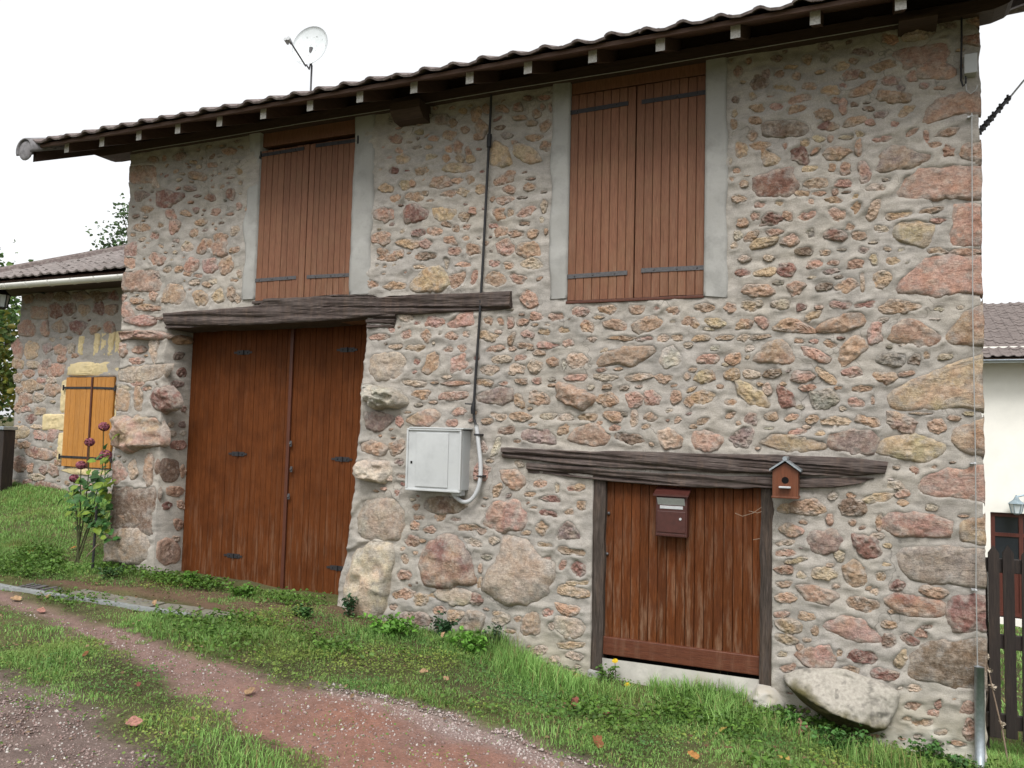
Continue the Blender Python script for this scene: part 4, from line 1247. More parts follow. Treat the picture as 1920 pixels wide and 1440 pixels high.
# rafters with bleached ends
rw, rh = .062, .088
for k in range(-1, 17):
    x = -7.124 + .4771 * k
    if x > RX1 - .05: continue
    y0_, y1_ = -.50 + rs.uniform(-.006, .006), 3.3
    top0, top1 = roof_z(y0_) - .001, roof_z(y1_) - .001
    V = [(-rw / 2, y0_, top0 - rh), (rw / 2, y0_, top0 - rh), (rw / 2, y0_, top0), (-rw / 2, y0_, top0),
         (-rw / 2, y1_, top1 - rh * 1.1), (rw / 2, y1_, top1 - rh * 1.1), (rw / 2, y1_, top1), (-rw / 2, y1_, top1)]
    mesh('rafter', V, [(0, 1, 2, 3), (4, 7, 6, 5), (0, 4, 5, 1), (1, 5, 6, 2), (3, 2, 6, 7), (0, 3, 7, 4)], [M['rafter'], M['end_grain']], barn, False, None, (x + rs.uniform(-.008, .008), 0, 0), [1, 0, 0, 0, 0, 0])
# plate between the rafters on top of the wall
mb = MB(); mb.box(XL + .0, XR, .02, .30, 4.72, 4.83); mb.build('wall_plate', M['purlin'], barn)
# eaves purlin with shaped ends, carried by corbels
def purlin(x0, x1, y0, y1, z0, z1, parent, name, mat):
    prof = [(x0, z1), (x0, z1 - .03), (x0 + .03, z0 + .03), (x0 + .10, z0 + .008), (x0 + .2, z0), (x1 - .2, z0), (x1 - .10, z0 + .008), (x1 - .03, z0 + .03), (x1, z1 - .03), (x1, z1)]
    n_ = len(prof)
    mb = MB()
    mb.add([(a, y0, b) for a, b in prof] + [(a, y1, b) for a, b in prof], [tuple(range(n_)), tuple(range(2 * n_ - 1, n_ - 1, -1))] + [((i + 1) % n_, i, i + n_, (i + 1) % n_ + n_) for i in range(n_)])
    return mb.build(name, mat, parent)
purlin(-7.80, .20, -.065, .13, 4.588, 4.672, barn, 'eaves_purlin', M['purlin'])
for xa, xb, zc in ((-4.20, -3.92, .0), (-.44, -.22, .09)):
    mb = MB()
    prof = [(-.17, 4.585), (-.17, 4.52 + zc * .5), (-.10, 4.455 + zc), (.1, 4.44 + zc), (.1, 4.586), (-.12, 4.587)]
    mb.add([(xa, a, b) for a, b in prof] + [(xb, a, b) for a, b in prof], [tuple(range(6))[::-1], tuple(range(6, 12))] + [(i, (i + 1) % 6, (i + 1) % 6 + 6, i + 6) for i in range(6)])
    mb.build('corbel', M['purlin'], barn)
mb = MB(); mb.box(RX0 - .0, RX0 + .045, -.53, -.4, 0, .1)
vb = [(0, -.54, roof_z(-.54) - .13), (.04, -.54, roof_z(-.54) - .13), (.04, RIDGE_Y, roof_z(RIDGE_Y) - .13), (0, RIDGE_Y, roof_z(RIDGE_Y) - .13),
      (0, -.54, roof_z(-.54) - .001), (.04, -.54, roof_z(-.54) - .001), (.04, RIDGE_Y, roof_z(RIDGE_Y) - .001), (0, RIDGE_Y, roof_z(RIDGE_Y) - .001)]
bf = [(0, 3, 2, 1), (4, 5, 6, 7), (0, 1, 5, 4), (1, 2, 6, 5), (2, 3, 7, 6), (3, 0, 4, 7)]
mesh('verge_board', vb, bf, M['purlin'], barn, False, None, (RX0 - .02, 0, 0))

def tile_geo(w, l, th=.02, roll=.027):
    prof = []
    for u_, h_ in ((0, .3 * roll), (.06, .75 * roll), (.14, roll), (.22, roll * 1.05), (.30, roll * .8), (.38, .38 * roll), (.46, .003), (.70, -.002), (.86, .006), (1.0, .45 * roll)):
        prof.append((u_ * w, h_))
    n_ = len(prof)
    V = []
    for v_ in (0, l):
        V += [(u_, v_, h_ + (.0 if v_ else .010)) for u_, h_ in prof]
        V += [(u_, v_, h_ - th + (.0 if v_ else .010)) for u_, h_ in prof]
    F = []
    for i in range(n_ - 1):
        F.append((i, i + 1, 2 * n_ + i + 1, 2 * n_ + i))
        F.append((n_ + i + 1, n_ + i, 3 * n_ + i, 3 * n_ + i + 1))
        F.append((n_ + i, n_ + i + 1, i + 1, i))
        F.append((2 * n_ + i, 2 * n_ + i + 1, 3 * n_ + i + 1, 3 * n_ + i))
    F += [(0, 2 * n_, 3 * n_, n_), (n_ - 1, 2 * n_ - 1, 4 * n_ - 1, 3 * n_ - 1)]
    return np.array(V), F

def tile_roof(parent, x0, x1, y0, z0, slope, rows, w, l, pitch, mat, singles, first=1, clip=None, flip=False, stuff='tile_rows', r=rs, roll=.027):
    """rows of roll tiles; those for which singles(x, row) holds are parts of their own, the rest one part"""
    V, F = tile_geo(w * 1.02, l, .016, roll)
    me = make_mesh('roof_tile', V, F, mat, False)
    SV, SF = [], []; nb = 0
    ca, sa = math.cos(slope), math.sin(slope)
    ncol = int(round((x1 - x0) / w))
    for row in range(rows):
        for c_ in range(ncol):
            x = x0 + c_ * w
            d = row * pitch
            jz = r.uniform(-.008, .008); jt = r.uniform(-.018, .018)
            if flip:
                loc = (x + w, y0 - d * ca, z0 + d * sa + jz)
            else:
                loc = (x, y0 + d * ca, z0 + d * sa + jz)
            if clip is not None and not clip(x + w / 2, loc[1]): continue
            if singles(x, row):
                link('roof_tile', me, parent, loc, (slope + r.uniform(-.012, .012), r.uniform(-.012, .012), jt * .4))
            else:
                y_ = V[:, 1] * ca - V[:, 2] * sa; z_ = V[:, 1] * sa + V[:, 2] * ca; x_ = V[:, 0].copy()
                if flip: x_ = -x_; y_ = -y_
                SV.append(np.stack([x_ + loc[0], y_ + loc[1], z_ + loc[2]], 1))
                SF += [tuple(a + nb for a in q) for q in F]; nb += len(V)
    if SV:
        tag(mesh(stuff, np.concatenate(SV), SF, mat, parent), kind='stuff')

tile_roof(roof, RX0 + .02, RX1, -.615, roof_z(-.615) + .050, SL, 12, .2385, .42, .355, M['tile'], lambda x, row: row == 0)
tile_roof(roof, RX0 + .02, XR + .05, 2 * RIDGE_Y + .615, roof_z(-.615) + .050, SL, 12, .2385, .42, .355, M['tile'], lambda x, row: False, flip=True)
# half round verge tiles, the lowest one shows its open end
def half_tube(x, y0_, y1_, z0_, z1_, r0, r1, n=14, th=.016, a0=-.35, a1=math.pi + .5):
    V, F = [], []
    for (yy, zz, rr) in ((y0_, z0_, r0), (y1_, z1_, r1)):
        for q in (rr, rr - th):
            for k in range(n):
                a = a0 + (a1 - a0) * k / (n - 1)
                V.append((q * math.cos(a), yy, zz + q * math.sin(a)))
    for k in range(n - 1):
        F += [(k, k + 1, 2 * n + k + 1, 2 * n + k), (n + k + 1, n + k, 3 * n + k, 3 * n + k + 1), (n + k, n + k + 1, k + 1, k), (2 * n + k, 2 * n + k + 1, 3 * n + k + 1, 3 * n + k)]
    F += [(0, 2 * n, 3 * n, n), (n - 1, 2 * n - 1, 4 * n - 1, 3 * n - 1)]
    return V, F
for k in range(11):
    ya = -.66 + k * .36
    V, F = half_tube(0, ya, ya + .42, roof_z(ya) + .004, roof_z(ya + .42) - .012, .112, .098)
    mesh('verge_tile', V, F, M['lichen_tile'], roof, True, None, (RX0 + .01, 0, 0))
V, F = [], []
mb = MB()
mb.ball((RX0 + .01, -.635, roof_z(-.66) + .004), (.100, .02, .100), 16)
mb.build('verge_mortar', M['lichen_tile'], roof, True)
for k in range(21):
    xa = RX0 + .1 + k * .42
    mb = MB(); mb.tube([(xa, RIDGE_Y, roof_z(RIDGE_Y) + .02), (xa + .44, RIDGE_Y, roof_z(RIDGE_Y) + .03)], [.12, .108], 12); mb.build('ridge_tile', M['tile'], roof)
# ------------------------------------------------------------------ fixtures on the barn wall (each hangs there as a thing of its own)
# electric cabinet
by0 = -.15
bx0, bx1, bz0, bz1 = P(762, 860, by0)[0], P(864, 860, by0)[0], P(762, 918, by0)[1], P(762, 803, by0)[1]
cab = empty('meter_cabinet', (-3.68, -.1, 1.45), 'light grey plastic meter cabinet fixed to the stone wall beside the garage door', 'electric box')
mb = MB(); mb.box(bx0 + .006, bx1, by0 + .03, .02, bz0 + .01, bz1 - .006, 0, .008); mb.build('body', M['grp_edge'], cab)
mb = MB()
mb.box(bx0, bx1 - .0, by0 + .006, by0 + .030, bz0, bz1, 0, .005)
dr = mb.build('door', M['grp'], cab)
mb = MB()
fx0, fx1, fz0, fz1 = bx0, bx1, bz0, bz1
mb.box(fx0, fx1, by0 - .006, by0 + .007, fz1 - .014, fz1 + .002, 0, .003); mb.box(fx0, fx1, by0 - .006, by0 + .007, fz0 - .002, fz0 + .014, 0, .003)
mb.box(fx0 - .002, fx0 + .014, by0 - .006, by0 + .007, fz0 + .015, fz1 - .015, 0, .003); mb.box(fx1 - .016, fx1 + .002, by0 - .006, by0 + .007, fz0 + .015, fz1 - .015, 0, .003)
mb.build('door_frame', M['grp'], dr)
mb = MB(); mb.box(fx0 + .085, fx1 - .11, by0 - .003, by0 + .0055, fz0 + .03, fz1 - .03, 0, .003); mb.build('door_panel', M['grp'], dr)
mb = MB(); mb.box(fx0 + .035, fx0 + .052, by0 + .002, by0 + .0055, bz0 + .205, bz0 + .225, 0, .002); mb.build('lock', M['black'], dr)
mb = MB(); mb.box(bx0 + .02, bx1 + .02, by0 - .01, .02, bz1 + .001, bz1 + .012, 0, .003); mb.build('top_cap', M['grp'], cab)
mb = MB(); mb.box(bx1 - .10, bx1 - .02, by0 + .05, -.02, bz0 - .03, bz0 + .012, 0, .004); mb.build('cable_gland', M['pvc'], cab)

# mailbox on the hatch
mx0, mx1, mz0, mz1 = -1.976, -1.757, 1.222, 1.50
mail = empty('mailbox', (-1.866, 0, 1.22), 'small maroon mailbox with metal flap hanging on the wooden hatch door', 'mailbox')
mb = MB(); mb.box(mx0, mx1, -.055, .03, mz0, mz1, 0, .006); body = mb.build('body', M['mailbox'], mail)
mb = MB()
v = [(mx0 - .012, -.085, mz1 + .002), (mx1 + .012, -.085, mz1 + .002), (mx1 + .012, .03, mz1 + .045), (mx0 - .012, .03, mz1 + .045)]
v += [(a, b, c + .012) for a, b, c in v]
mb.add(v, [(0, 3, 2, 1), (4, 5, 6, 7), (0, 1, 5, 4), (1, 2, 6, 5), (2, 3, 7, 6), (3, 0, 4, 7)])
mb.build('lid', M['mailbox'], mail)
mb = MB()
v = [(mx0 + .015, -.088, mz1 - .008), (mx1 - .015, -.088, mz1 - .008), (mx1 - .015, -.056, mz1 - .058), (mx0 + .015, -.056, mz1 - .058)]
v += [(a, b + .006, c - .002) for a, b, c in v]
mb.add(v, [(0, 3, 2, 1)[::-1], (4, 5, 6, 7)[::-1], (0, 1, 5, 4)[::-1], (1, 2, 6, 5)[::-1], (2, 3, 7, 6)[::-1], (3, 0, 4, 7)[::-1]])
mb.build('letter_flap', M['alu'], mail)
mb = MB(); mb.box(mx0 + .03, mx1 - .03, -.059, -.0552, mz1 - .085, mz1 - .064, 0, .001); mb.build('slot_lip', M['alu'], mail)
mb = MB(); mb.box(mx0 + .010, mx1 - .010, -.060, -.0552, mz0 + .03, mz1 - .10, 0, .004); mdoor = mb.build('front_door', M['mailbox'], mail)
mb = MB(); mb.tube([(mx1 - .045, -.059, mz1 - .15), (mx1 - .045, -.066, mz1 - .15)], .009, 10); mb.build('lock', M['alu'], mdoor)
mb = MB(); mb.box(mx0 + .004, mx1 - .004, -.058, -.0552, mz0 + .006, mz0 + .022, 0, .001)
for k in range(7):
    x = mx0 + .02 + k * .03
    mb.ball((x, -.058, mz0 + .014), .004, 6)
mb.build('bottom_trim', M['mailbox'], mail)

# bird house
qx0, qx1, qz0, qz1 = -1.188, -1.032, 1.548, 1.712
bird = empty('birdhouse', (-1.11, -.1, 1.55), 'small red brown wooden birdhouse with grey gabled roof on the hatch lintel', 'birdhouse')
qm = (qx0 + qx1) / 2
prof = [(qx0, qz0), (qx1, qz0), (qx1, qz1), (qm, qz1 + .052), (qx0, qz1)]
mb = MB()
mb.add([(a, -.175, b) for a, b in prof] + [(a, -.045, b) for a, b in prof], [tuple(range(5)), tuple(range(9, 4, -1))] + [((i + 1) % 5, i, i + 5, (i + 1) % 5 + 5) for i in range(5)])
bb = mb.build('box', M['birdhouse'], bird)
mb = MB(); mb.tube([(qm, -.1765, 1.652), (qm, -.174, 1.652)], .022, 18); mb.build('entry_hole', M['black'], bb)
for s_ in (-1, 1):
    mb = MB()
    xa, xb = qm, qm + s_ * (qx1 - qm + .018)
    za, zb_ = qz1 + .064, qz1 - .004
    v = [(xa, -.20, za), (xb, -.20, zb_), (xb, -.04, zb_), (xa, -.04, za)]
    v += [(a, b, c + .013) for a, b, c in v]
    mb.add(v, [(0, 3, 2, 1), (4, 5, 6, 7), (0, 1, 5, 4), (1, 2, 6, 5), (2, 3, 7, 6), (3, 0, 4, 7)])
    mb.build('roof_panel', M['zinc'], bird)
mb = MB(); mb.tube([(qm, -.205, qz1 + .079), (qm, -.04, qz1 + .079)], .015, 10); mb.build('ridge_roll', M['zinc'], bird)
mb = MB(); mb.box(qm - .036, qm + .036, -.215, -.177, 1.603, 1.614, 0, .002); mb.build('landing_ledge', M['alu'], bird)
mb = MB(); mb.box(qx0 - .006, qx1 + .006, -.182, -.042, qz0 - .012, qz0 + .001, 0, .003); mb.build('floor_board', M['birdhouse'], bird)

# supply cable, its grip, the conduit
def path3(pts, y): return [(P(a, b, y)[0], y, P(a, b, y)[1]) for a, b in pts]
mb = MB()
mb.tube(path3([(921, 178), (919, 230), (917, 262), (913, 340), (906, 480), (899, 600), (892, 700), (888, 765), (889, 785), (893, 800)], -.035), .0105, 8)
cab_ = mb.build('supply_cable', M['black_rubber'], None, True)
tag(cab_, 'black supply cable running down the stone wall to the grey conduit', 'cable')
mb = MB(); mb.tube(path3([(918, 252), (917, 266), (917, 276)], -.036), .020, 8); mb.build('cable_joint', M['black_rubber'], cab_)
mb = MB(); mb.tube(path3([(889, 752), (887, 765), (887, 776)], -.038), [.012, .020, .017], 8)
mb.tube([(P(872, 757, -.03)[0], -.03, P(872, 757, -.03)[1]), (P(890, 758, -.03)[0], -.035, P(890, 758, -.03)[1])], .006, 6)
mb.build('cable_clamp', M['black_rubber'], cab_)
cpt = path3([(893, 796), (897, 830), (901, 870), (900, 900), (894, 922), (882, 938), (868, 941), (855, 932), (846, 920)], -.06)
cpt = [Vector(p) for p in cpt]
sm = []
for i in range(len(cpt) - 1):
    a, b = cpt[max(i - 1, 0)], cpt[i]; c, d = cpt[i + 1], cpt[min(i + 2, len(cpt) - 1)]
    for k in range(4):
        t_ = k / 4
        sm.append(.5 * ((2 * b) + (c - a) * t_ + (2 * a - 5 * b + 4 * c - d) * t_ ** 2 + (3 * b - a - 3 * c + d) * t_ ** 3))
sm.append(cpt[-1])
mb = MB(); mb.tube(sm, .0165, 10)
cond = mb.build('conduit', M['pvc'], None, True)
tag(cond, 'grey plastic conduit bending from the black cable into the meter cabinet', 'conduit')
for a, b in ((896, 815), (901, 893)):
    x, z = P(a, b, -.06)
    mb = MB(); mb.box(x - .026, x + .022, -.080, .0, z - .007, z + .007, 0, .002); mb.build('pipe_clip', M['iron'], cond)

mb = MB()
pts = [(-7.22, -.072, 4.582), (-6.2, -.073, 4.578), (-5.2, -.072, 4.586), (-4.2, -.073, 4.580), (-3.2, -.073, 4.588), (-2.2, -.072, 4.582), (-1.2, -.072, 4.590), (-.43, -.072, 4.594)]
mb.tube(pts, .0035, 5); tag(mb.build('eaves_wire', M['wire']), 'thin pale wire strung along the purlin under the eaves', 'wire')
mb = MB()
vp = [(1822, 212), (1823, 400), (1824, 600), (1827, 760), (1829, 860), (1830, 1000), (1830, 1100), (1832, 1200), (1833, 1262)]
mb.tube(path3(vp, -.045), .0035, 5)
ew = mb.build('earth_wire', M['wire']); tag(ew, 'thin vertical wire down the right corner of the barn into a steel tube', 'wire')
for a, b in ((1822, 217), (1828, 869), (1830, 1107)):
    x, z = P(a, b, -.05); mb = MB(); mb.ball((x, -.045, z), .009, 8); mb.box(x - .022, x + .004, -.04, .0, z - .004, z + .004); mb.build('wire_clip', M['alu'], ew)
x0_, z0_ = P(1836, 1250, -.05); x1_, z1_ = P(1837, 1428, -.05)
mb = MB(); mb.tube([(x1_, -.055, z1_ - .15), (x0_, -.055, z0_)], .027, 14)
tag(mb.build('steel_tube', M['zinc'], None, True), 'galvanised steel tube standing at the foot of the right barn corner', 'pipe')

# junction box under the right end of the eaves
jx0, jz1 = P(1806, 108, -.02); jx1, jz0 = P(1831, 141, -.02)
jb = empty('junction_box', (jx0, -.02, jz0), 'small pale grey junction box high on the right corner of the barn', 'junction box')
mb = MB(); mb.box(jx0, jx1, -.07, .01, jz0, jz1, 0, .005); mb.build('case', M['grp_edge'], jb)
mb = MB(); mb.tube(path3([(1803, 30), (1803, 80), (1802, 125), (1802, 150), (1806, 162), (1811, 156), (1810, 143)], -.03), .006, 6); mb.build('cable', M['black_rubber'], jb)
mb = MB(); mb.tube(path3([(1809, 143), (1812, 170), (1820, 176), (1830, 168), (1833, 160)], -.03), .004, 6); mb.build('cable', M['wire'], jb)

# line from the gable to the street, with its grip spiral
mb = MB()
A = np.array([.02, .12, P(1838, 250, .12)[1]]); r_ = ray(1925, 145); B = CAM + r_ / np.linalg.norm(r_) * 6.6
mb.tube([A, A * .8 + B * .2 + np.array([0, 0, -.004]), A * .5 + B * .5 + np.array([0, 0, -.008]), A * .1 + B * .9, B, B * 2 - A], .006, 6)
pl_ = mb.build('power_line', M['wire']); tag(pl_, 'overhead line leaving the right gable of the barn towards the sky', 'cable')
for t_ in (.06, .14, .22, .30, .36, .44, .52, .60):
    c_ = A + (B - A) * t_
    mb = MB()
    if t_ < .35 or t_ in (.44, .60):
        mb.ball(c_, (.022, .022, .014), 8)
        mb.box(c_[0] - .006, c_[0] + .006, c_[1] - .006, c_[1] + .006, c_[2] - .03, c_[2] + .03)
    mb.tube([c_ - (B - A) * .04, c_ + (B - A) * .04], .013, 8)
    mb.build('line_grip', M['iron'], pl_)

# satellite dish behind the ridge
dc = CAM + ray(581, 85) / ray(581, 85)[1] * (3.55 - CAM[1])
dish = empty('satellite_dish', (float(dc[0]), 3.55, 6.35), 'white speckled satellite dish on a thin mast above the barn roof', 'satellite dish')
n1 = Vector((.20, -.93, .22)).normalized()        # the way it looks
e1 = n1.cross(Vector((0, 0, 1))).normalized(); e2 = e1.cross(n1).normalized()
DR = .30
V, F = [], []
K, N = 6, 28
for side in (0, 1):
    for i in range(K + 1):
        q = DR * i / K
        for j in range(N):
            a = 2 * math.pi * j / N
            p = Vector(dc) + e1 * (q * .92 * math.cos(a)) + e2 * (q * 1.1 * math.sin(a)) + n1 * (.62 * q * q - .05 - side * .006)
            V.append(p[:])
for side in (0, 1):
    b = side * (K + 1) * N
    for i in range(K):
        for j in range(N):
            q = (b + i * N + j, b + i * N + (j + 1) % N, b + (i + 1) * N + (j + 1) % N, b + (i + 1) * N + j)
            F.append(q if side else q[::-1])
b = (K + 1) * N
for j in range(N):
    F.append((K * N + j, K * N + (j + 1) % N, b + K * N + (j + 1) % N, b + K * N + j))
mesh('reflector', V, F, M['dish'], dish, True)
foot = Vector(dc) - e2 * (DR * 1.14) + n1 * .01
head = Vector(CAM + ray(543, 76) / ray(543, 76)[1] * (3.2 - CAM[1]))
mb = MB(); mb.tube([foot - e2 * .03, head], .012, 6); arm = mb.build('feed_arm', M['iron_grey'], dish)
mb = MB(); mb.tube([head - n1 * -.05, head - n1 * .06], [.03, .022], 10); mb.tube([head + e1 * .05 + n1 * .04, head + e1 * .055 - n1 * .06], [.024, .02], 10); mb.build('feed_head', M['grp_edge'], arm)
mb = MB()
mt = Vector(dc) - n1 * .10 - e2 * .22
mb.tube([(mt.x + .02, 3.6, 6.2), (mt.x + .02, 3.6, mt.z - .05), mt[:]], .014, 8); mb.tube([mt, Vector(dc) - n1 * .05], .03, 8); mb.tube([foot, foot + n1 * -.1, mt], .012, 6)
mb.build('mast', M['iron_grey'], dish)

# ------------------------------------------------------------------ the cottage on the left
cot = empty('stone_cottage', (-9.4, 1.6, .8), 'low stone cottage with honey coloured shutters set back left of the barn', 'cottage')
LY = 1.6
STONES_L = {(0, 480): """220,320,84,72,p 312,306,74,74,r 390,296,62,74,r 476,300,74,62,o 560,300,72,64,r 622,300,62,64,p 150,412,104,84,p 250,406,44,74,p
332,396,84,74,m 436,402,86,64,r 536,416,64,54,o 610,402,56,64,p 178,526,82,92,y 102,522,60,94,p 266,520,62,62,m 340,524,60,60,p 400,520,40,60,c 100,602,66,56,o 190,612,84,44,c
262,604,50,50,m 346,572,54,64,p 100,682,60,50,o 240,642,56,54,p 310,642,92,62,p 176,732,114,74,o 290,752,84,64,o 140,806,94,74,o 222,802,64,54,c 150,862,64,44,p 222,872,64,44,o
170,918,66,54,r 105,992,114,64,y 216,1006,74,54,p 300,1006,74,84,p 130,1062,74,44,p 216,1112,156,60,r,6 110,1172,94,74,p 172,1190,40,54,p 300,1202,64,64,p 244,1200,44,44,m
150,1282,54,44,r 270,1300,144,52,r,4 202,1242,84,36,c 180,1342,74,44,r 332,1342,84,54,p 404,1332,54,44,o 90,1282,60,50,w 100,1350,50,50,c 250,1380,90,44,p 250,230,94,56,m 352,226,84,54,b
450,226,84,54,m 556,226,94,54,b 632,226,60,50,r 160,240,64,50,b 180,320,0,0,o 300,560,0,0,o 290,700,50,30,c 230,700,50,30,p 310,860,0,0,c 200,960,60,24,c 160,660,60,40,p
480,1300,70,40,p 560,1290,60,40,r 470,600,0,0,o 420,560,40,24,o 300,920,60,40,c 100,860,40,60,c 110,760,40,50,o 60,1060,60,50,o 290,940,0,0,p 320,1110,50,40,o 330,1160,50,36,p"""}
CW = (-10.14, -9.262, 1.34, 2.50)
rl = np.random.default_rng(21)
stl = build_stone_list(STONES_L, {}, LY, rl)
blocks_l = []
stl += fill_stones(stl, -11.1, -7.4, .62, 3.6, [(-10.30, -9.12, 1.2, 2.72), (-10.60, -10.1, 1.78, 2.14), (-9.72, -9.2, 2.66, 3.10), (-10.02, -9.72, 2.72, 3.06)], 2600, rl, (.022, .075), .018)
cfront = stone_wall('front_wall', [-11.16, CW[0], CW[1], -7.33], [.2, CW[2], CW[3], 3.72], [(CW[0], CW[1], CW[2], CW[3])], stl, LY, .3, cot, M['mortar_pink'], .03, None, .008)
place_stones(stl, cfront, LY, 285, rl)
def block(name, x0, x1, z0, z1, mat, parent, y=LY, proud=.015, r=rl):
    o = np.array([[x0, z0], [(x0 + x1) / 2, z0 + r.uniform(-.006, .006)], [x1, z0], [x1 + r.uniform(-.005, .005), (z0 + z1) / 2], [x1, z1], [(x0 + x1) / 2, z1 + r.uniform(-.006, .006)], [x0, z1], [x0 + r.uniform(-.005, .005), (z0 + z1) / 2]])
    c_, an_, ra_ = radial(o, 40)
    v, f = stone_geo(c_, an_, ra_, proud, r.uniform(0, 60), r, .05)
    return mesh(name, np.stack([v[:, 0], -v[:, 2], v[:, 1]], 1), f, mat, parent, True, None, (c_[0], y, c_[1]))
block('lintel_stone', -10.20, -9.18, 2.51, 2.70, M['yellow_stone'], cot)
for zz in ((2.03, 2.48), (1.40, 1.78)):
    block('jamb_stone', -10.26, -10.135, zz[0], zz[1], M['yellow_stone'], cot)
block('jamb_stone', -10.60, -10.14, 1.80, 2.02, M['yellow_stone'], cot)
block('jamb_stone', -9.258, -9.16, 1.40, 2.48, M['yellow_stone'], cot)
for k in range(4):
    block('arch_stone', -9.70 + k * .128, -9.59 + k * .128, 2.76, 3.08, M['yellow_stone'], cot)
block('arch_stone', -9.99, -9.89, 2.78, 3.04, M['yellow_stone'], cot)
block('sill_stone', -10.2, -9.2, 1.25, 1.335, M['yellow_stone'], cot)
cm = P(174, 780, LY)[0]
c1 = shutter(cot, CW[0] + .004, cm - .012, CW[2] + .01, CW[3] - .006, LY - .03, 5, M['orange_shutter'])
c2 = shutter(cot, cm + .012, CW[1] - .004, CW[2] + .01, CW[3] - .006, LY - .03, 5, M['orange_shutter'])
mb = MB(); mb.box(cm - .014, cm + .016, LY - .045, LY - .02, CW[2] + .01, CW[3] - .006, 0, .004); mb.build('cover_strip', M['garage_trim'], c2)
for zz in (2.36, 1.47):
    strap(c1, [(CW[0] - .02, zz), (cm - .02, zz)], LY - .032, .028, M['iron'], CW[0] - .03)
    strap(c2, [(CW[1] + .02, zz - .01), (cm + .02, zz)], LY - .032, .028, M['iron'], CW[1] + .03)
mb = MB(); mb.box(CW[0] + .01, CW[1] - .01, LY + .1, LY + .14, CW[2], CW[3]); mb.build('window_backing', M['black'], cot)
mb = MB(); mb.box(-11.15, -10.85, LY + .31, 8, .3, 3.7); mb.box(-7.9, -7.34, 7.2, 8, .3, 3.7); mb.build('side_wall', M['mortar_pink'], cot)
EY, EZ = 1.08, 3.70                                   # eaves of the cottage
HX = -11.62
mb = MB()
ry, rz = 4.8, EZ + .45 * (4.8 - EY)
mb.add([(HX, EY, EZ), (-7.33, EY, EZ), (-7.33, ry, rz), (HX + (ry - EY), ry, rz), (HX, 2 * ry - EY, EZ), (-7.33, 2 * ry - EY, EZ)],
       [(0, 1, 2, 3), (0, 3, 4), (3, 2, 5, 4), (0, 4, 5, 1)])
croof = mb.build('roof', M['soffit'], cot)
mb = MB(); mb.box(HX, -7.34, EY + .02, EY + .05, EZ - .09, EZ + .0); mb.build('fascia', M['purlin'], croof)
mb = MB(); mb.box(HX, -7.34, EY + .06, LY + .1, EZ - .06, EZ - .03); mb.build('soffit', M['purlin'], croof)
tile_roof(croof, HX, -7.36, EY - .05, EZ + .03, math.atan(.45), 19, .16, .26, .205, M['tile_pale'], lambda x, row: row < 2 and x < -8.6, clip=lambda x, y: x - HX > (y - EY) - .05 and y < 4.9, r=rl, roll=.022)
for k in range(12):
    s0, s1 = k * .34, k * .34 + .38
    mb = MB(); mb.tube([(HX + s0, EY + s0, EZ + .45 * s0 + .035), (HX + s1, EY + s1, EZ + .45 * s1 + .05)], [.10, .085], 10)
    mb.build('hip_tile', M['tile'], croof)
# gutter
V, F = half_tube(0, HX - .02, -7.345, EZ - .055, EZ - .055, .062, .062, 10, .004, math.pi, 2 * math.pi)
gv = [(b, EY - .05 + a, c) for a, b, c in V]
gut = mesh('gutter', gv, [f[::-1] for f in F], M['white_gutter'], cot, True)
for k in range(9):
    x = -11.4 + k * .40
    mb = MB()
    V, F = half_tube(0, x, x + .022, EZ - .055, EZ - .055, .067, .067, 10, .004, math.pi, 2 * math.pi)
    mb.add([(b, EY - .05 + a, c) for a, b, c in V], [f[::-1] for f in F]); mb.build('gutter_bracket', M['white_gutter'], gut)

# lantern at the far end of the cottage
lx, lz = P(4, 562, 1.3)
lan = empty('wall_lantern', (lx, 1.3, lz), 'black framed lantern with white glass at the left end of the cottage eaves', 'lantern')
mb = MB(); mb.tube([(lx, 1.3, lz - .10), (lx, 1.3, lz + .06)], [.06, .085], 6); mb.build('glass', M['lamp_glass'], lan)
mb = MB()
for k in range(6):
    a = 2 * math.pi * k / 6
    mb.tube([(lx + .062 * math.cos(a), 1.3 + .062 * math.sin(a), lz - .11), (lx + .09 * math.cos(a), 1.3 + .09 * math.sin(a), lz + .065)], .008, 5)
mb.tube([(lx, 1.3, lz - .13), (lx, 1.3, lz - .10)], [.03, .066], 8); mb.tube([(lx, 1.3, lz + .062), (lx, 1.3, lz + .13), (lx, 1.3, lz + .15)], [.10, .03, .02], 8)
mb.build('frame', M['iron'], lan)
mb = MB(); mb.tube([(lx, 1.3, lz + .14), (lx, 1.3, lz + .20), (lx + .2, 1.35, lz + .22), (lx + .45, 1.6, lz + .1)], .012, 6); mb.build('arm', M['iron'], lan)

# dark gate post left of the cottage
gxp, gyp, _ = G(4, 905)
gp = empty('gate_post', (-11.45, 1.3, .9), 'dark brown wooden gate post with grey cap left of the cottage corner', 'post')
zt = P(4, 806, 1.3)[1]
pxr = P(13, 850, 1.3)[0]
mb = MB(); mb.box(pxr - .22, pxr, 1.24, 1.40, .5, zt, 0, .008); mb.build('post', M['fence_dark'], gp)
mb = MB(); mb.box(pxr - .24, pxr + .015, 1.22, 1.42, zt + .001, zt + .045, 0, .008); mb.build('cap', M['zinc'], gp)

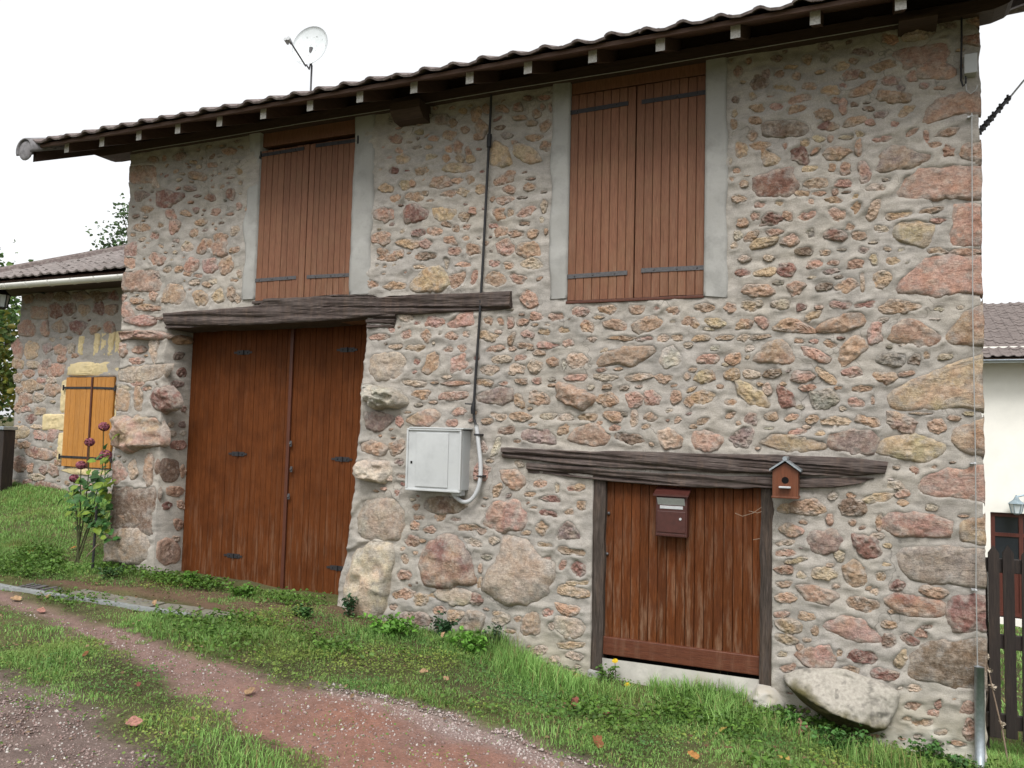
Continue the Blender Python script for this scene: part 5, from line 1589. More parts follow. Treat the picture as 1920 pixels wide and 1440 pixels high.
# ------------------------------------------------------------------ house on the right, across the garden
hou = empty('cream_house', (3.5, 14, -1.5), 'cream rendered house with brown tiled roof seen past the right barn corner', 'house')
HYY = 14.0
dx0 = P(1858, 1050, HYY)[0]; dz1 = P(1860, 960, HYY)[1]; dz0 = P(1860, 1155, HYY)[1]
ez = P(1880, 672, HYY - .45)[1]
mb = MB()
x0_, x1_ = -2.0, 11.0
for a, b, c_, d in ((x0_, dx0, -2.6, ez + .3), (dx0, dx0 + 1.9, dz1, ez + .3), (dx0 + 1.9, x1_, -2.6, ez + .3), (dx0, dx0 + 1.9, -2.6, dz0 - .02)):
    mb.box(a, b, HYY, HYY + .4, c_, d)
mb.box(x0_, x0_ + .3, HYY + .41, 21, -2.6, ez); mb.box(x1_ - .3, x1_, HYY + .41, 21, -2.6, ez); mb.box(x0_, x1_, 21.01, 21.3, -2.6, ez)
mb.build('wall', M['cream'], hou)
mb = MB()
ry, rz = 17.6, ez + .42 * (17.6 - 13.5)
mb.add([(x0_ - .3, 13.5, ez), (x1_ + .3, 13.5, ez), (x1_ + .3, ry, rz), (x0_ - .3, ry, rz), (x0_ - .3, 21.7, ez), (x1_ + .3, 21.7, ez),
        ], [(0, 1, 2, 3), (3, 2, 5, 4), (0, 3, 4), (1, 5, 2), (0, 4, 5, 1)])
hroof = mb.build('roof', M['soffit'], hou)
tile_roof(hroof, x0_ - .3, x1_ + .3, 13.42, ez + .02, math.atan(.42), 19, .185, .30, .235, M['tile_brown'], lambda x, row: 1.2 < x < 3.3 and row < 14, r=rl, roll=.026)
V, F = half_tube(0, x0_ - .3, x1_ + .3, ez - .04, ez - .04, .07, .07, 10, .004, math.pi, 2 * math.pi)
mesh('gutter', [(b, 13.38 + a, c) for a, b, c in V], [f[::-1] for f in F], M['zinc'], hou, True)
dn = empty('entrance_door', (dx0, HYY + .1, dz0)); adopt(dn, hou)
mb = MB()
for a, b, c_, d in ((dx0 + .01, dx0 + .09, dz0, dz1), (dx0 + .52, dx0 + .60, dz0, dz1), (dx0 + 1.05, dx0 + 1.13, dz0, dz1), (dx0 + 1.8, dx0 + 1.89, dz0, dz1)):
    mb.box(a, b, HYY + .08, HYY + .16, c_, d - .01)
for z_ in (dz0 + .02, dz0 + .95, dz1 - .50, dz1 - .09):
    mb.box(dx0 + .01, dx0 + 1.89, HYY + .083, HYY + .157, z_, z_ + .075)
mb.build('door_frame', M['door_red'], dn)
for a, b in ((.09, .52), (.60, 1.05), (1.13, 1.8)):
    mb = MB(); mb.box(dx0 + a, dx0 + b, HYY + .11, HYY + .13, dz0, dz0 + .95); mb.build('door_panel', M['door_red'], dn)
    for zz in ((dz0 + 1.0, dz1 - .5), (dz1 - .44, dz1 - .06)):
        mb = MB(); mb.box(dx0 + a, dx0 + b, HYY + .11, HYY + .13, *zz); mb.build('pane', M['glass_dark'], dn)
lx, lz = P(1906, 950, 13.75)
wl = empty('wall_lamp', (lx, 13.75, lz), 'blue grey lantern lamp above the red brown door of the cream house', 'lamp')
mb = MB(); mb.tube([(lx, 13.75, lz - .13), (lx, 13.75, lz + .06)], [.085, .13], 6); mb.build('glass', M['lamp_glass'], wl)
mb = MB(); mb.tube([(lx, 13.75, lz + .061), (lx, 13.75, lz + .14), (lx, 13.75, lz + .20), (lx, 13.75, lz + .24)], [.16, .06, .03, .012], 8); mb.tube([(lx, 13.75, lz - .17), (lx, 13.75, lz - .131)], [.03, .09], 8)
for k in range(6):
    a = 2 * math.pi * k / 6
    mb.tube([(lx + .088 * math.cos(a), 13.75 + .088 * math.sin(a), lz - .13), (lx + .133 * math.cos(a), 13.75 + .133 * math.sin(a), lz + .06)], .011, 5)
mb.tube([(lx, 13.75, lz + .2), (lx + .2, 13.8, lz + .26), (lx + .3, 14.0, lz + .2)], .02, 6)
mb.build('frame', M['lamp_metal'], wl)

# ------------------------------------------------------------------ picket fence at the right corner
FY = .42
fen = empty('picket_fence', (.4, FY, 0), 'dark brown pointed picket fence beside the right corner of the barn', 'fence')
zt = P(1866, 1022, FY)[1]
pw = .062
V = [(-pw / 2, 0, 0), (pw / 2, 0, 0), (pw / 2, 0, 1), (0, 0, 1.05), (-pw / 2, 0, 1)]
H_ = zt - .05 - .06
V = [(-pw / 2, 0, 0), (pw / 2, 0, 0), (pw / 2, 0, H_), (0, 0, H_ + .05), (-pw / 2, 0, H_)]
V = V + [(a, b + .02, c) for a, b, c in V]
pk = make_mesh('picket', V, [(0, 1, 2, 3, 4), (9, 8, 7, 6, 5)] + [((i + 1) % 5, i, i + 5, (i + 1) % 5 + 5) for i in range(5)], M['fence_dark'])
for k in range(14):
    link('picket', pk, fen, (.115 + k * .0905, FY + rs.uniform(-.002, .002), .06 + rs.uniform(-.008, .008) - .03 * k * .09), (0, rs.uniform(-.008, .008), 0))
for py_ in (1062, 1205, 1355):
    z = P(1880, py_, FY)[1]
    mb = MB(); mb.box(.06, 1.36, FY + .021, FY + .055, z - .045, z + .045, 0, .004); mb.build('rail', M['fence_dark'], fen)
for x in (.055, 1.38):
    mb = MB(); mb.box(x - .035, x + .035, FY + .057, FY + .127, -.3, zt - .15, 0, .005); mb.build('post', M['fence_dark'], fen)

# ------------------------------------------------------------------ kerb, grate and slabs of the old drain
dk = empty('drain_channel', (*G(200, 1125)[:2], .45), 'low concrete drain channel with slabs and a grate beside the dirt path', 'drain')
def strip3(p0, p1, w0, w1, up, n=14):
    """flat bar on the ground from pixel p0 to p1 with the widths to its far side"""
    a = np.array(G(*p0)); b = np.array(G(*p1))
    d = (b - a)[:2]; d = d / np.hypot(*d); nrm = np.array([-d[1], d[0]])
    if nrm[1] < 0: nrm = -nrm
    V, F = [], []
    for i in range(n):
        q = a + (b - a) * i / (n - 1)
        for (o, dz) in ((w0, -.05), (w0, up), (w1, up), (w1, -.05)):
            x, y = q[0] + nrm[0] * o, q[1] + nrm[1] * o
            V.append((x, y, float(ground_z(x, y)) * .5 + .5 * q[2] + dz + .004 * float(fbm(x * 7, y * 7, 0, 2))))
    for i in range(n - 1):
        for j in range(3):
            F.append((i * 4 + j, i * 4 + j + 1, i * 4 + j + 5, i * 4 + j + 4))
    F += [(0, 3, 2, 1)[::-1], tuple((n - 1) * 4 + j for j in range(4))[::-1]]
    F = [f[::-1] for f in F]
    return V, F
V, F = strip3((-150, 1078), (348, 1158), 0, .055, .022)
mesh('kerb', V, F, M['concrete'], dk)
for i, (a, b, w_, up) in enumerate((((112, 1117), (185, 1131), .17, .012), ((190, 1132), (262, 1145), .19, .014), ((268, 1146), (338, 1156), .20, .010), ((345, 1157), (405, 1166), .18, .010))):
    V, F = strip3(a, b, .062, .062 + w_, up, 6)
    mesh('slab', V, F, M['slab'], dk)
a, b = np.array(G(20, 1104)), np.array(G(102, 1117))
gr_ = empty('grate', tuple((a + b) / 2)); adopt(gr_, dk)
for k in range(8):
    V, F = strip3(tuple(np.array([20, 1104]) + np.array([82, 13]) * (k / 8)), tuple(np.array([20, 1104]) + np.array([82, 13]) * ((k + .55) / 8)), .062, .20, .012, 2)
    mesh('grate_bar', V, F, M['grate'], gr_)
# ------------------------------------------------------------------ boulder at the right foot of the wall
bp = np.array([P(*q, -.1) for q in ((1462, 1272), (1500, 1258), (1580, 1258), (1640, 1280), (1690, 1303), (1684, 1335), (1664, 1372), (1622, 1386), (1560, 1362), (1500, 1320))])
c_, an_, ra_ = radial(soften(bp, 1), 110)
V, F = [], []
K = 30
BC = []
for i in range(K + 1):
    tt = 1 - i / (K + .0)
    u_ = ra_ * tt * np.cos(an_); v_ = ra_ * tt * np.sin(an_)
    dome = np.sqrt(np.clip(1 - tt ** 2.2, 0, 1))
    # a ridge runs down to the right: pale top above it, undercut below
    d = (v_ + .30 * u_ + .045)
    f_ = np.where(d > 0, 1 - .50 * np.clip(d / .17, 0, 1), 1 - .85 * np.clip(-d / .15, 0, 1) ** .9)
    h = .25 * dome * np.clip(f_, .12, 1) + (.028 * fbm(u_ * 8, v_ * 8, 2.0, 4) - .03 * np.abs(fbm(u_ * 5 + 3, v_ * 9, 5.0, 3)) + .006 * fbm(u_ * 40, v_ * 40, 1.0, 2)) * min(1, (1 - tt) * 5)
    V.append(np.stack([c_[0] + u_, -.03 - h, c_[1] + v_], 1) if i < K else np.array([[c_[0], -.03 - h.mean(), c_[1]]]))
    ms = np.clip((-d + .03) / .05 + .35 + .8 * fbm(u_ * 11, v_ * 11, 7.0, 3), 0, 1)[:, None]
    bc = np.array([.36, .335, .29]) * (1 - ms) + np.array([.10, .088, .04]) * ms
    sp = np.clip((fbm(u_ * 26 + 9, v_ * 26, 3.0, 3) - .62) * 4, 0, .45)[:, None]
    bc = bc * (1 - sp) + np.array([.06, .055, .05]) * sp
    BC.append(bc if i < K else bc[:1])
n_ = len(an_)
Vv = np.concatenate(V)
for i in range(K - 1):
    for j in range(n_):
        F.append((i * n_ + j, i * n_ + (j + 1) % n_, (i + 1) * n_ + (j + 1) % n_, (i + 1) * n_ + j))
for j in range(n_):
    F.append(((K - 1) * n_ + j, (K - 1) * n_ + (j + 1) % n_, K * n_))
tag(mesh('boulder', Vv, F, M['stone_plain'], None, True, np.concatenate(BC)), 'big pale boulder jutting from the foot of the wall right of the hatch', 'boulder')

# ------------------------------------------------------------------ grass
rg = np.random.default_rng(3)
def visible(x, y, z, m=.12):
    d = np.stack([x - CAM[0], y - CAM[1], z - CAM[2]], 0)
    c = R.T @ d
    u = FPX * c[0] / c[2]; v = FPX * c[1] / c[2]
    return (c[2] > .3) & (np.abs(u) < 960 * (1 + m)) & (np.abs(v) < 720 * (1 + m))

def blades(x, y, L, W, col, r, lean=.6, off=0.0):
    n = len(x)
    z = ground_z(x, y) + off - .006
    a = r.uniform(0, 2 * np.pi, n); b = a + r.uniform(-.6, .6, n) + np.pi / 2
    dx, dy = np.cos(a), np.sin(a)
    wx, wy = np.cos(b) * W / 2, np.sin(b) * W / 2
    k = lean * r.uniform(.15, 1.0, n)
    V = np.zeros((n, 5, 3), np.float32)
    V[:, 0] = np.stack([x - wx, y - wy, z], 1); V[:, 1] = np.stack([x + wx, y + wy, z], 1)
    mx, my, mz = x + dx * L * k * .35, y + dy * L * k * .35, z + L * .55
    V[:, 2] = np.stack([mx - wx * .8, my - wy * .8, mz], 1); V[:, 3] = np.stack([mx + wx * .8, my + wy * .8, mz], 1)
    V[:, 4] = np.stack([x + dx * L * k, y + dy * L * k, z + L * (1 - .45 * k * k)], 1)
    o = np.arange(n)[:, None] * 5
    F = np.concatenate([o + np.array([[0, 1, 3]]), o + np.array([[0, 3, 2]]), o + np.array([[2, 3, 4]])], 0)
    C = np.repeat(col[:, None, :], 5, 1)
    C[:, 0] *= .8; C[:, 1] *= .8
    return V.reshape(-1, 3), F, C.reshape(-1, 3)

FOOT = [(-11.2, -7.33), (-7.33, 0.02)]
def in_building(x, y):
    return ((x > XL - .01) & (x < XR) & (y > -.0) & ~((x > GL) & (x < GR - .1) & (y < .10))) | ((x > -11.2) & (x < -7.3) & (y > LY - .02)) | (y > 6) & (x < 0)

def scatter(n, x0, x1, y0, y1, r):
    return r.uniform(x0, x1, n), r.uniform(y0, y1, n)

gxs, gys, gL, gW, gC = [], [], [], [], []
def green(n, r, k=0.0):
    t_ = r.random(n)[:, None]
    c = np.array([.145, .295, .066]) * (1 - t_) + np.array([.31, .50, .15]) * t_
    dry = r.random(n) < .11 + k
    c[dry] = np.array([.30, .25, .11]) * r.uniform(.6, 1.1, dry.sum())[:, None]
    return c

def add_grass(n, box, r, L0, L1, W, keep):
    x, y = scatter(n, *box, r)
    m = ~in_building(x, y) & visible(x, y, ground_z(x, y), .25)
    x, y = x[m], y[m]
    p = keep(x, y)
    m = r.random(len(x)) < p
    x, y = x[m], y[m]
    near_edge = np.mean([inpoly(x + .13 * math.cos(q), y + .13 * math.sin(q), PATH) | inpoly(x + .13 * math.cos(q), y + .13 * math.sin(q), GRAVEL) for q in np.arange(8) * .785], 0)
    hvar = (1 - .72 * np.clip(near_edge * 1.6, 0, 1)) * np.clip(.75 + .55 * fbm(x * 1.9, y * 1.9, 7.0, 3), .3, 1.6)
    L = r.uniform(L0, L1, len(x)) * hvar
    c = green(len(x), r) * (1 + .22 * fbm(x * 1.2, y * 1.2, 12.0, 2))[:, None]
    yel = np.clip(fbm(x * 2.4, y * 2.4, 15.0, 3) - .25, 0, 1)[:, None]
    c = c * (1 - .5 * yel) + np.array([.22, .21, .06]) * .5 * yel
    gxs.append(x); gys.append(y); gL.append(L); gW.append(np.full(len(x), W) * r.uniform(.7, 1.3, len(x))); gC.append(c)

def not_path(x, y):
    inside = soft_in(x, y, PATH, .13, 9.0) | soft_in(x, y, GRAVEL, .20, 5.0)
    dr_ = inpoly(x, y, DRAIN)
    so = soft_in(x, y, SOIL, .05, 6.0)
    ba = soft_in(x, y, BAND, .05, 6.0)
    p = np.clip(.88 + .55 * fbm(x * 2.6, y * 2.6, 3.0, 3), .12, 1)
    p = np.where(inside, .022 * np.clip(.5 + 2 * fbm(x * 3, y * 3, 1.5, 2), 0, 3), p)
    p = np.where(ba, np.minimum(p, .05), p)
    p = np.where(dr_, .02, p)
    p = np.where(so, .45 * p, p)
    return p

def verge(x, y):
    up = ~inpoly(x, y, PATH)
    return not_path(x, y)
# near verge and the strip between the wheel tracks
add_grass(210000, (-5.6, 1.2, -4.2, .12), rg, .022, .066, .0042, not_path)
add_grass(105000, (-9.2, -4.6, -4.2, .35), rg, .022, .060, .0050, not_path)
# lawn rising to the cottage
add_grass(120000, (-13.5, -7.2, -1.2, 1.7), rg, .03, .075, .0062, not_path)
# lush fringe along the wall foot
def fringe(x, y):
    zz = sstep(-.75, -.15, y)
    return np.clip(.5 + 1.0 * fbm(x * 2.2, y * 2.2, 21.0, 3), 0, 1) * zz * not_path(x, y) * ((x > -4.75) | (x < -7.3))
add_grass(90000, (-5.2, .1, -1.0, .02), rg, .07, .18, .0048, fringe)
add_grass(24000, (-.05, 1.6, -.7, .9), rg, .05, .13, .0045, lambda x, y: np.full(len(x), .8))
# garden behind the pickets
add_grass(16000, (.05, 4.0, .9, 13.8), rg, .05, .10, .016, lambda x, y: np.full(len(x), .9))
gx_, gy_ = np.concatenate(gxs), np.concatenate(gys)
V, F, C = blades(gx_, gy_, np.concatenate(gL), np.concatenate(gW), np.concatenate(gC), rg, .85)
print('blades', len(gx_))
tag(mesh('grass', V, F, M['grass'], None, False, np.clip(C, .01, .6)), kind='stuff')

# ------------------------------------------------------------------ low broad leaved weeds among the grass
def leaf_patch(x, y, z, size, nrm, yaw, col, fold=.25):
    """six point leaves, vectorised: base, two shoulders, tip, folded along the midrib"""
    n = len(x)
    s = size
    T = np.stack([np.cos(yaw), np.sin(yaw), np.zeros(n)], 1)
    N = nrm / np.linalg.norm(nrm, axis=1, keepdims=True)
    T = T - N * (T * N).sum(1, keepdims=True); T /= np.linalg.norm(T, axis=1, keepdims=True)
    B = np.cross(N, T)
    p = np.stack([x, y, z], 1)
    def at(a, b, c): return p + T * (a * s)[:, None] + B * (b * s)[:, None] + N * (c * s)[:, None]
    o = np.ones(n)
    V = np.stack([at(0 * o, 0 * o, 0 * o), at(.35 * o, .33 * o, fold * o), at(.35 * o, -.33 * o, fold * o), at(.72 * o, .27 * o, fold * o), at(.72 * o, -.27 * o, fold * o), at(1.0 * o, 0 * o, -.05 * o), at(.5 * o, 0 * o, .08 * o)], 1)
    k = np.arange(n)[:, None] * 7
    F = np.concatenate([k + np.array([q]) for q in ([0, 6, 1], [0, 2, 6], [1, 6, 3], [2, 4, 6], [3, 6, 5], [4, 5, 6])], 0)
    return V.reshape(-1, 3), F, np.repeat(col[:, None], 7, 1).reshape(-1, 3)

def up_normals(n, r, tilt):
    return np.stack([r.normal(0, tilt, n), r.normal(0, tilt, n), np.ones(n)], 1)

rw_ = np.random.default_rng(8)
x, y = scatter(60000, -8.5, .6, -1.6, .05, rw_)
m = ~in_building(x, y) & visible(x, y, ground_z(x, y), .15)
x, y = x[m], y[m]
p = np.clip(fbm(x * 2.0, y * 2.0, 31.0, 3) + .08, 0, .8) * (sstep(-1.2, -.2, y) * .9 + .34) * np.where(inpoly(x, y, PATH), .0, 1) * np.where(inpoly(x, y, DRAIN), .05, 1)
m = rw_.random(len(x)) < p
x, y = x[m], y[m]
n_ = len(x); print('weed leaves', n_)
c = np.array([.075, .155, .03]) * rw_.uniform(.7, 1.5, n_)[:, None] * np.array([1, 1, 1]) + np.array([.03, .03, 0]) * rw_.random(n_)[:, None]
V, F, C = leaf_patch(x, y, ground_z(x, y) + rw_.uniform(.015, .085, n_), rw_.uniform(.018, .042, n_), up_normals(n_, rw_, .5), rw_.uniform(0, 6.28, n_), c)
tag(mesh('ground_weeds', V, F, M['leaf'], None, False, np.clip(C, .01, .6)), kind='stuff')

# small clover and moss leaves that knit the turf together
x, y = scatter(150000, -9, .5, -4.0, .1, rw_)
m = ~in_building(x, y) & visible(x, y, ground_z(x, y), .12)
x, y = x[m], y[m]
ins = soft_in(x, y, PATH, .10, 8.0) | soft_in(x, y, GRAVEL, .22, 4.0)
p = np.clip(.30 + .8 * fbm(x * 1.7, y * 1.7, 51.0, 3), .03, .95) * np.where(ins, .10, 1) * np.where(inpoly(x, y, DRAIN), .1, 1)
m = rw_.random(len(x)) < p
x, y = x[m], y[m]
n_ = len(x); print('clover', n_)
t_ = np.clip(.5 + .8 * fbm(x * 2.7, y * 2.7, 61.0, 2), 0, 1)[:, None]
c = (np.array([.075, .165, .040]) * (1 - t_) + np.array([.20, .26, .055]) * t_) * rw_.uniform(.7, 1.35, n_)[:, None]
V, F, C = leaf_patch(x, y, ground_z(x, y) + rw_.uniform(.006, .050, n_), rw_.uniform(.009, .021, n_), up_normals(n_, rw_, .45), rw_.uniform(0, 6.28, n_), c, .12)
tag(mesh('clover', V, F, M['leaf'], None, False, np.clip(C, .01, .6)), kind='stuff')

# ------------------------------------------------------------------ bushy weeds at the wall foot: one object each
def weed(px_, py_, rad, hgt, n, size, col, label, name='weed', group=None, off=-.10, seed=0, y=None):
    r = np.random.default_rng(100 + seed)
    gx0_, gy0_, gz0_ = G(px_, py_)
    if y is not None: gy0_ = y
    gy0_ = min(gy0_, off); gz0_ = float(ground_z(gx0_, gy0_))
    root = empty(name, (gx0_, gy0_, gz0_), label, 'plant', group)
    mb = MB()
    L = []
    for k in range(max(4, n // 14)):
        a = r.uniform(0, 6.28); q = rad * r.uniform(.2, .9); h = hgt * r.uniform(.6, 1.0)
        tip = np.array([gx0_ + q * math.cos(a), min(gy0_ + q * math.sin(a) * .6, -.02), gz0_ + h])
        mb.tube([(gx0_, gy0_, gz0_ - .02), (gx0_ * .5 + tip[0] * .5, gy0_ * .5 + tip[1] * .5, gz0_ + h * .6), tuple(tip)], [.004, .003, .0015], 5)
        L.append(tip)
    mb.build('stems', M['stem'], root)
    L = np.array(L)
    k = r.integers(0, len(L), n); t_ = r.uniform(.25, 1.05, n)[:, None]
    base = np.array([gx0_, gy0_, gz0_])
    q = base * (1 - t_) + L[k] * t_ + r.normal(0, .016, (n, 3))
    q[:, 1] = np.minimum(q[:, 1], -.015)
    c = np.array(col) * r.uniform(.65, 1.4, n)[:, None]
    V, F, C = leaf_patch(q[:, 0], q[:, 1], q[:, 2], size * r.uniform(.6, 1.25, n), up_normals(n, r, .55), r.uniform(0, 6.28, n), c)
    tag(mesh('leaves', V, F, M['leaf'], root, False, np.clip(C, .01, .6)), kind='stuff')
    return root
weed(655, 1158, .09, .17, 110, .035, (.035, .085, .035), 'dark leafy weed at the foot of the right garage jamb', seed=1)
weed(735, 1195, .26, .14, 300, .045, (.13, .29, .045), 'bright green leafy weed below the big pink round stone', seed=2)
weed(836, 1192, .11, .17, 120, .042, (.035, .085, .035), 'dark bluish weed growing up the wall below the electric box', seed=3)
weed(885, 1228, .22, .15, 260, .045, (.13, .29, .045), 'bright green leafy weed just right of the dark bluish weed', seed=4)
weed(960, 1200, .14, .19, 90, .034, (.045, .095, .04), 'thin dark weed against the whitish wall foot left of the hatch', seed=5)
weed(570, 1158, .10, .09, 100, .036, (.05, .12, .03), 'small dark weed below the middle of the garage door', seed=6, off=-.15)
weed(450, 1118, .22, .10, 200, .036, (.10, .22, .035), 'low spreading green weed in front of the garage door', seed=7, off=-.12)
weed(372, 1098, .13, .12, 120, .036, (.10, .22, .035), 'leafy weed at the left bottom corner of the garage door', seed=8, off=-.10)
weed(205, 1085, .16, .10, 130, .036, (.045, .10, .03), 'dark weed at the foot of the left barn corner', seed=9, off=-.12)
weed(1155, 1262, .10, .12, 90, .03, (.10, .20, .04), 'green weed beside the concrete foot of the left hatch post', seed=10, off=-.08)
weed(1490, 1340, .13, .10, 110, .034, (.08, .19, .04), 'small green weed at the left end of the boulder', seed=11, off=-.22)
weed(1570, 1385, .24, .13, 190, .036, (.07, .17, .04), 'spreading green weed in front of the boulder', seed=12, off=-.34)
weed(1735, 1415, .22, .12, 180, .032, (.07, .17, .04), 'ivy like weed along the whitish wall foot right of the boulder', seed=13, off=-.10)
weed(1790, 1425, .16, .12, 120, .032, (.06, .14, .04), 'dark green weed beside the foot of the galvanised steel tube', seed=14, off=-.16)

# yellow flowers by the hatch sill
for i, (a, b, g_, lb) in enumerate(((1153, 1238, 1268, 'upper yellow flower beside the left hatch post foot'), (1176, 1283, 1306, 'lower yellow flower in the grass under the hatch sill'))):
    x, z = P(a, b, -.10); gz_ = float(ground_z(x, -.10))
    fl = empty('yellow_flower', (x, -.10, gz_), lb, 'flower')
    mb = MB(); mb.tube([(x + .01, -.10, gz_ - .01), (x, -.10, z)], .0025, 5); mb.build('stem', M['stem'], fl)
    r = np.random.default_rng(40 + i); n_ = 16
    aa = np.arange(n_) / n_ * 6.28
    V, F, C = leaf_patch(np.full(n_, x), np.full(n_, -.10), np.full(n_, z), np.full(n_, .024), np.stack([.4 * np.cos(aa), .4 * np.sin(aa) - .5, np.ones(n_)], 1), aa, np.tile([.62, .44, .03], (n_, 1)))
    mesh('petals', V, F, M['petal'], fl, False, C)

# dry stalk in front of the pickets, twigs on the hatch
x, y, z = .10, .28, -.02
mb = MB(); mb.tube([(.16, .24, -.05), (.13, .24, .15), (.075, .24, .42), (.04, .24, .62)], [.006, .005, .004, .002], 6)
ds = mb.build('dry_stalk', M['dry_stem']); tag(ds, 'dry bent plant stalk in front of the picket fence', 'plant')
r = np.random.default_rng(77)
for p_ in ((.075, .24, .42), (.04, .24, .60), (.12, .24, .2), (.055, .24, .52)):
    n_ = 8
    V, F, C = leaf_patch(*(np.full(n_, q) for q in p_), np.full(n_, .03), r.normal(0, 1, (n_, 3)) + np.array([0, -.5, .6]), r.uniform(0, 6.28, n_), np.tile([.42, .36, .28], (n_, 1)))
    mesh('seed_head', V, F, M['dry_leaf'], ds, False, C)
mb = MB()
for pts in (((1378, 962), (1392, 968), (1412, 962), (1432, 948), (1446, 932)), ((1404, 958), (1420, 962), (1440, 955)), ((1412, 1012), (1424, 1010), (1434, 1014))):
    mb.tube(path3(pts, .015), .0022, 5)
tag(mb.build('dry_twig', M['dry_stem']), 'thin dry twigs hanging at the upper right of the hatch', 'twig')

# ------------------------------------------------------------------ hydrangea beside the left corner
hx, hy = -7.62, -.12
hz = float(ground_z(hx, hy))
hyd = empty('hydrangea', (hx, hy, hz), 'hydrangea with faded purple heads growing beside the left barn corner', 'plant')
heads = [(195, 800, 11), (168, 829, 10), (198, 853, 13), (152, 872, 10), (139, 897, 9)]
rh_ = np.random.default_rng(55)
tips = []
for i, (a, b, q) in enumerate(heads):
    yy = hy + rh_.uniform(-.05, .08)
    x, z = P(a, b, yy)
    mb = MB(); mb.tube([(hx + .02 * i - .03, hy, hz - .03), ((hx + x) / 2 + .03, (hy + yy) / 2, hz + .45), (x + .01, yy, (z + hz) / 2 + .25), (x, yy, z)], [.008, .007, .005, .004], 6)
    mb.build('stem', M['stem'], hyd)
    n_ = 130; R_ = q / 190.0 * .95
    d = rh_.normal(0, 1, (n_, 3)); d /= np.linalg.norm(d, axis=1, keepdims=True)
    c = np.array([.19, .065, .085]) * rh_.uniform(.6, 1.9, n_)[:, None]
    V, F, C = leaf_patch(x + d[:, 0] * R_ * .8, yy + d[:, 1] * R_ * .8, z + d[:, 2] * R_ * .65, np.full(n_, .030), d, rh_.uniform(0, 6.28, n_), c, .1)
    mesh('flower_head', V, F, M['petal'], hyd, False, np.clip(C, .01, .6))
    tips.append((x, yy, z))
# leaves in pairs along the stems, big ones are objects of their own
leafpts = [(205, 862), (185, 880), (170, 888), (203, 880), (190, 900), (165, 905), (175, 920), (200, 915), (150, 925), (185, 935), (160, 940), (205, 945), (140, 950), (170, 955), (190, 965), (152, 968),
           (200, 975), (178, 985), (135, 962), (205, 905), (160, 985), (192, 1000), (208, 1010), (175, 870), (205, 835), (146, 905), (130, 935), (182, 950), (168, 970), (195, 990), (155, 915), (178, 905)]
one = None
for i, (a, b) in enumerate(leafpts):
    for k in range(6 if b > 890 else 2):
        yy = hy + rh_.uniform(-.14, .14)
        x, z = P(a + rh_.uniform(-11, 11), b + rh_.uniform(-9, 9), yy)
        s_ = rh_.uniform(.065, .115)
        yel = rh_.random() < (.5 if b < 925 else .15)
        c = np.array([[.17, .25, .03]]) if yel else np.array([[.045, .12, .030]]) * rh_.uniform(.7, 1.5)
        V, F, C = leaf_patch(np.zeros(1), np.zeros(1), np.zeros(1), np.array([s_]), np.array([[rh_.normal(0, .5), -.7 + rh_.normal(0, .3), .8]]), np.array([rh_.uniform(0, 6.28)]), c, .14)
        mesh('leaf', V, F, M['leaf'], hyd, True, C, (x, yy, z))
# black stake
sx, sz0 = P(176, 1020, -.2)
x1_, z1_ = P(181, 960, -.2)
mb = MB(); mb.tube([(sx, -.2, float(ground_z(sx, -.2)) - .08), (x1_, -.2, z1_ + .05)], .012, 8)
tag(mb.build('stake', M['iron']), 'thin black stake in the lawn left of the barn corner', 'stake')
x1_, z1_ = P(184, 1020, -.3); 
mb = MB(); mb.tube([(P(162, 1044, -.3)[0], -.3, P(162, 1044, -.3)[1]), (x1_, -.3, z1_)], .005, 6)
tag(mb.build('dry_stick', M['dry_stem']), 'pale dry stick leaning in the grass by the hydrangea', 'stick')

# ------------------------------------------------------------------ gravel
rv = np.random.default_rng(9)
def pebbles(x, y, s, col, r):
    n = len(x)
    z = ground_z(x, y) - .012 * inpoly(x, y, PATH)
    base = np.array([[1, 0, 0], [0, 1, 0], [-1, 0, 0], [0, -1, 0], [0, 0, .8], [0, 0, -.6]], float)
    V = base[None] * s[:, None, None] * r.uniform(.55, 1.25, (n, 6, 1)) + r.normal(0, .12, (n, 6, 3)) * s[:, None, None]
    a = r.uniform(0, 6.28, n); ca, sa = np.cos(a), np.sin(a)
    x_ = V[:, :, 0] * ca[:, None] - V[:, :, 1] * sa[:, None]; y_ = V[:, :, 0] * sa[:, None] + V[:, :, 1] * ca[:, None]
    V = np.stack([x_ + x[:, None], y_ + y[:, None], V[:, :, 2] + z[:, None]], -1)
    k = np.arange(n)[:, None] * 6
    F = np.concatenate([k + np.array([q]) for q in ([0, 1, 4], [1, 2, 4], [2, 3, 4], [3, 0, 4], [1, 0, 5], [2, 1, 5], [3, 2, 5], [0, 3, 5])], 0)
    return V.reshape(-1, 3), F, np.repeat(col[:, None], 6, 1).reshape(-1, 3)
x, y = scatter(260000, -9, 0.3, -4.2, -.2, rv)
m = visible(x, y, ground_z(x, y), .15)
x, y = x[m], y[m]
gm_ = soft_in(x, y, GRAVEL, .10, 4.0); bm_ = soft_in(x, y, BAND, .06, 6.0); pm_ = soft_in(x, y, PATH, .04, 6.0)
p = np.where(bm_, .80, np.where(gm_, .50, np.where(pm_, .16 + .20 * np.clip(fbm(x * 2, y * 2, 2.0, 2), 0, 1), .0)))
m = rv.random(len(x)) < p
x, y = x[m], y[m]; n_ = len(x); print('pebbles', n_)
t_ = np.clip(rv.random(n_) * np.where(bm_[m], 1.7, 1.0), 0, 1.6)[:, None]
c = np.array([.17, .105, .09]) * (1 - t_) + np.array([.33, .265, .245]) * t_
w_ = rv.random(n_) < .12
c[w_] = np.array([.44, .41, .38])
s = rv.gamma(3.0, .0014, n_) + .0020
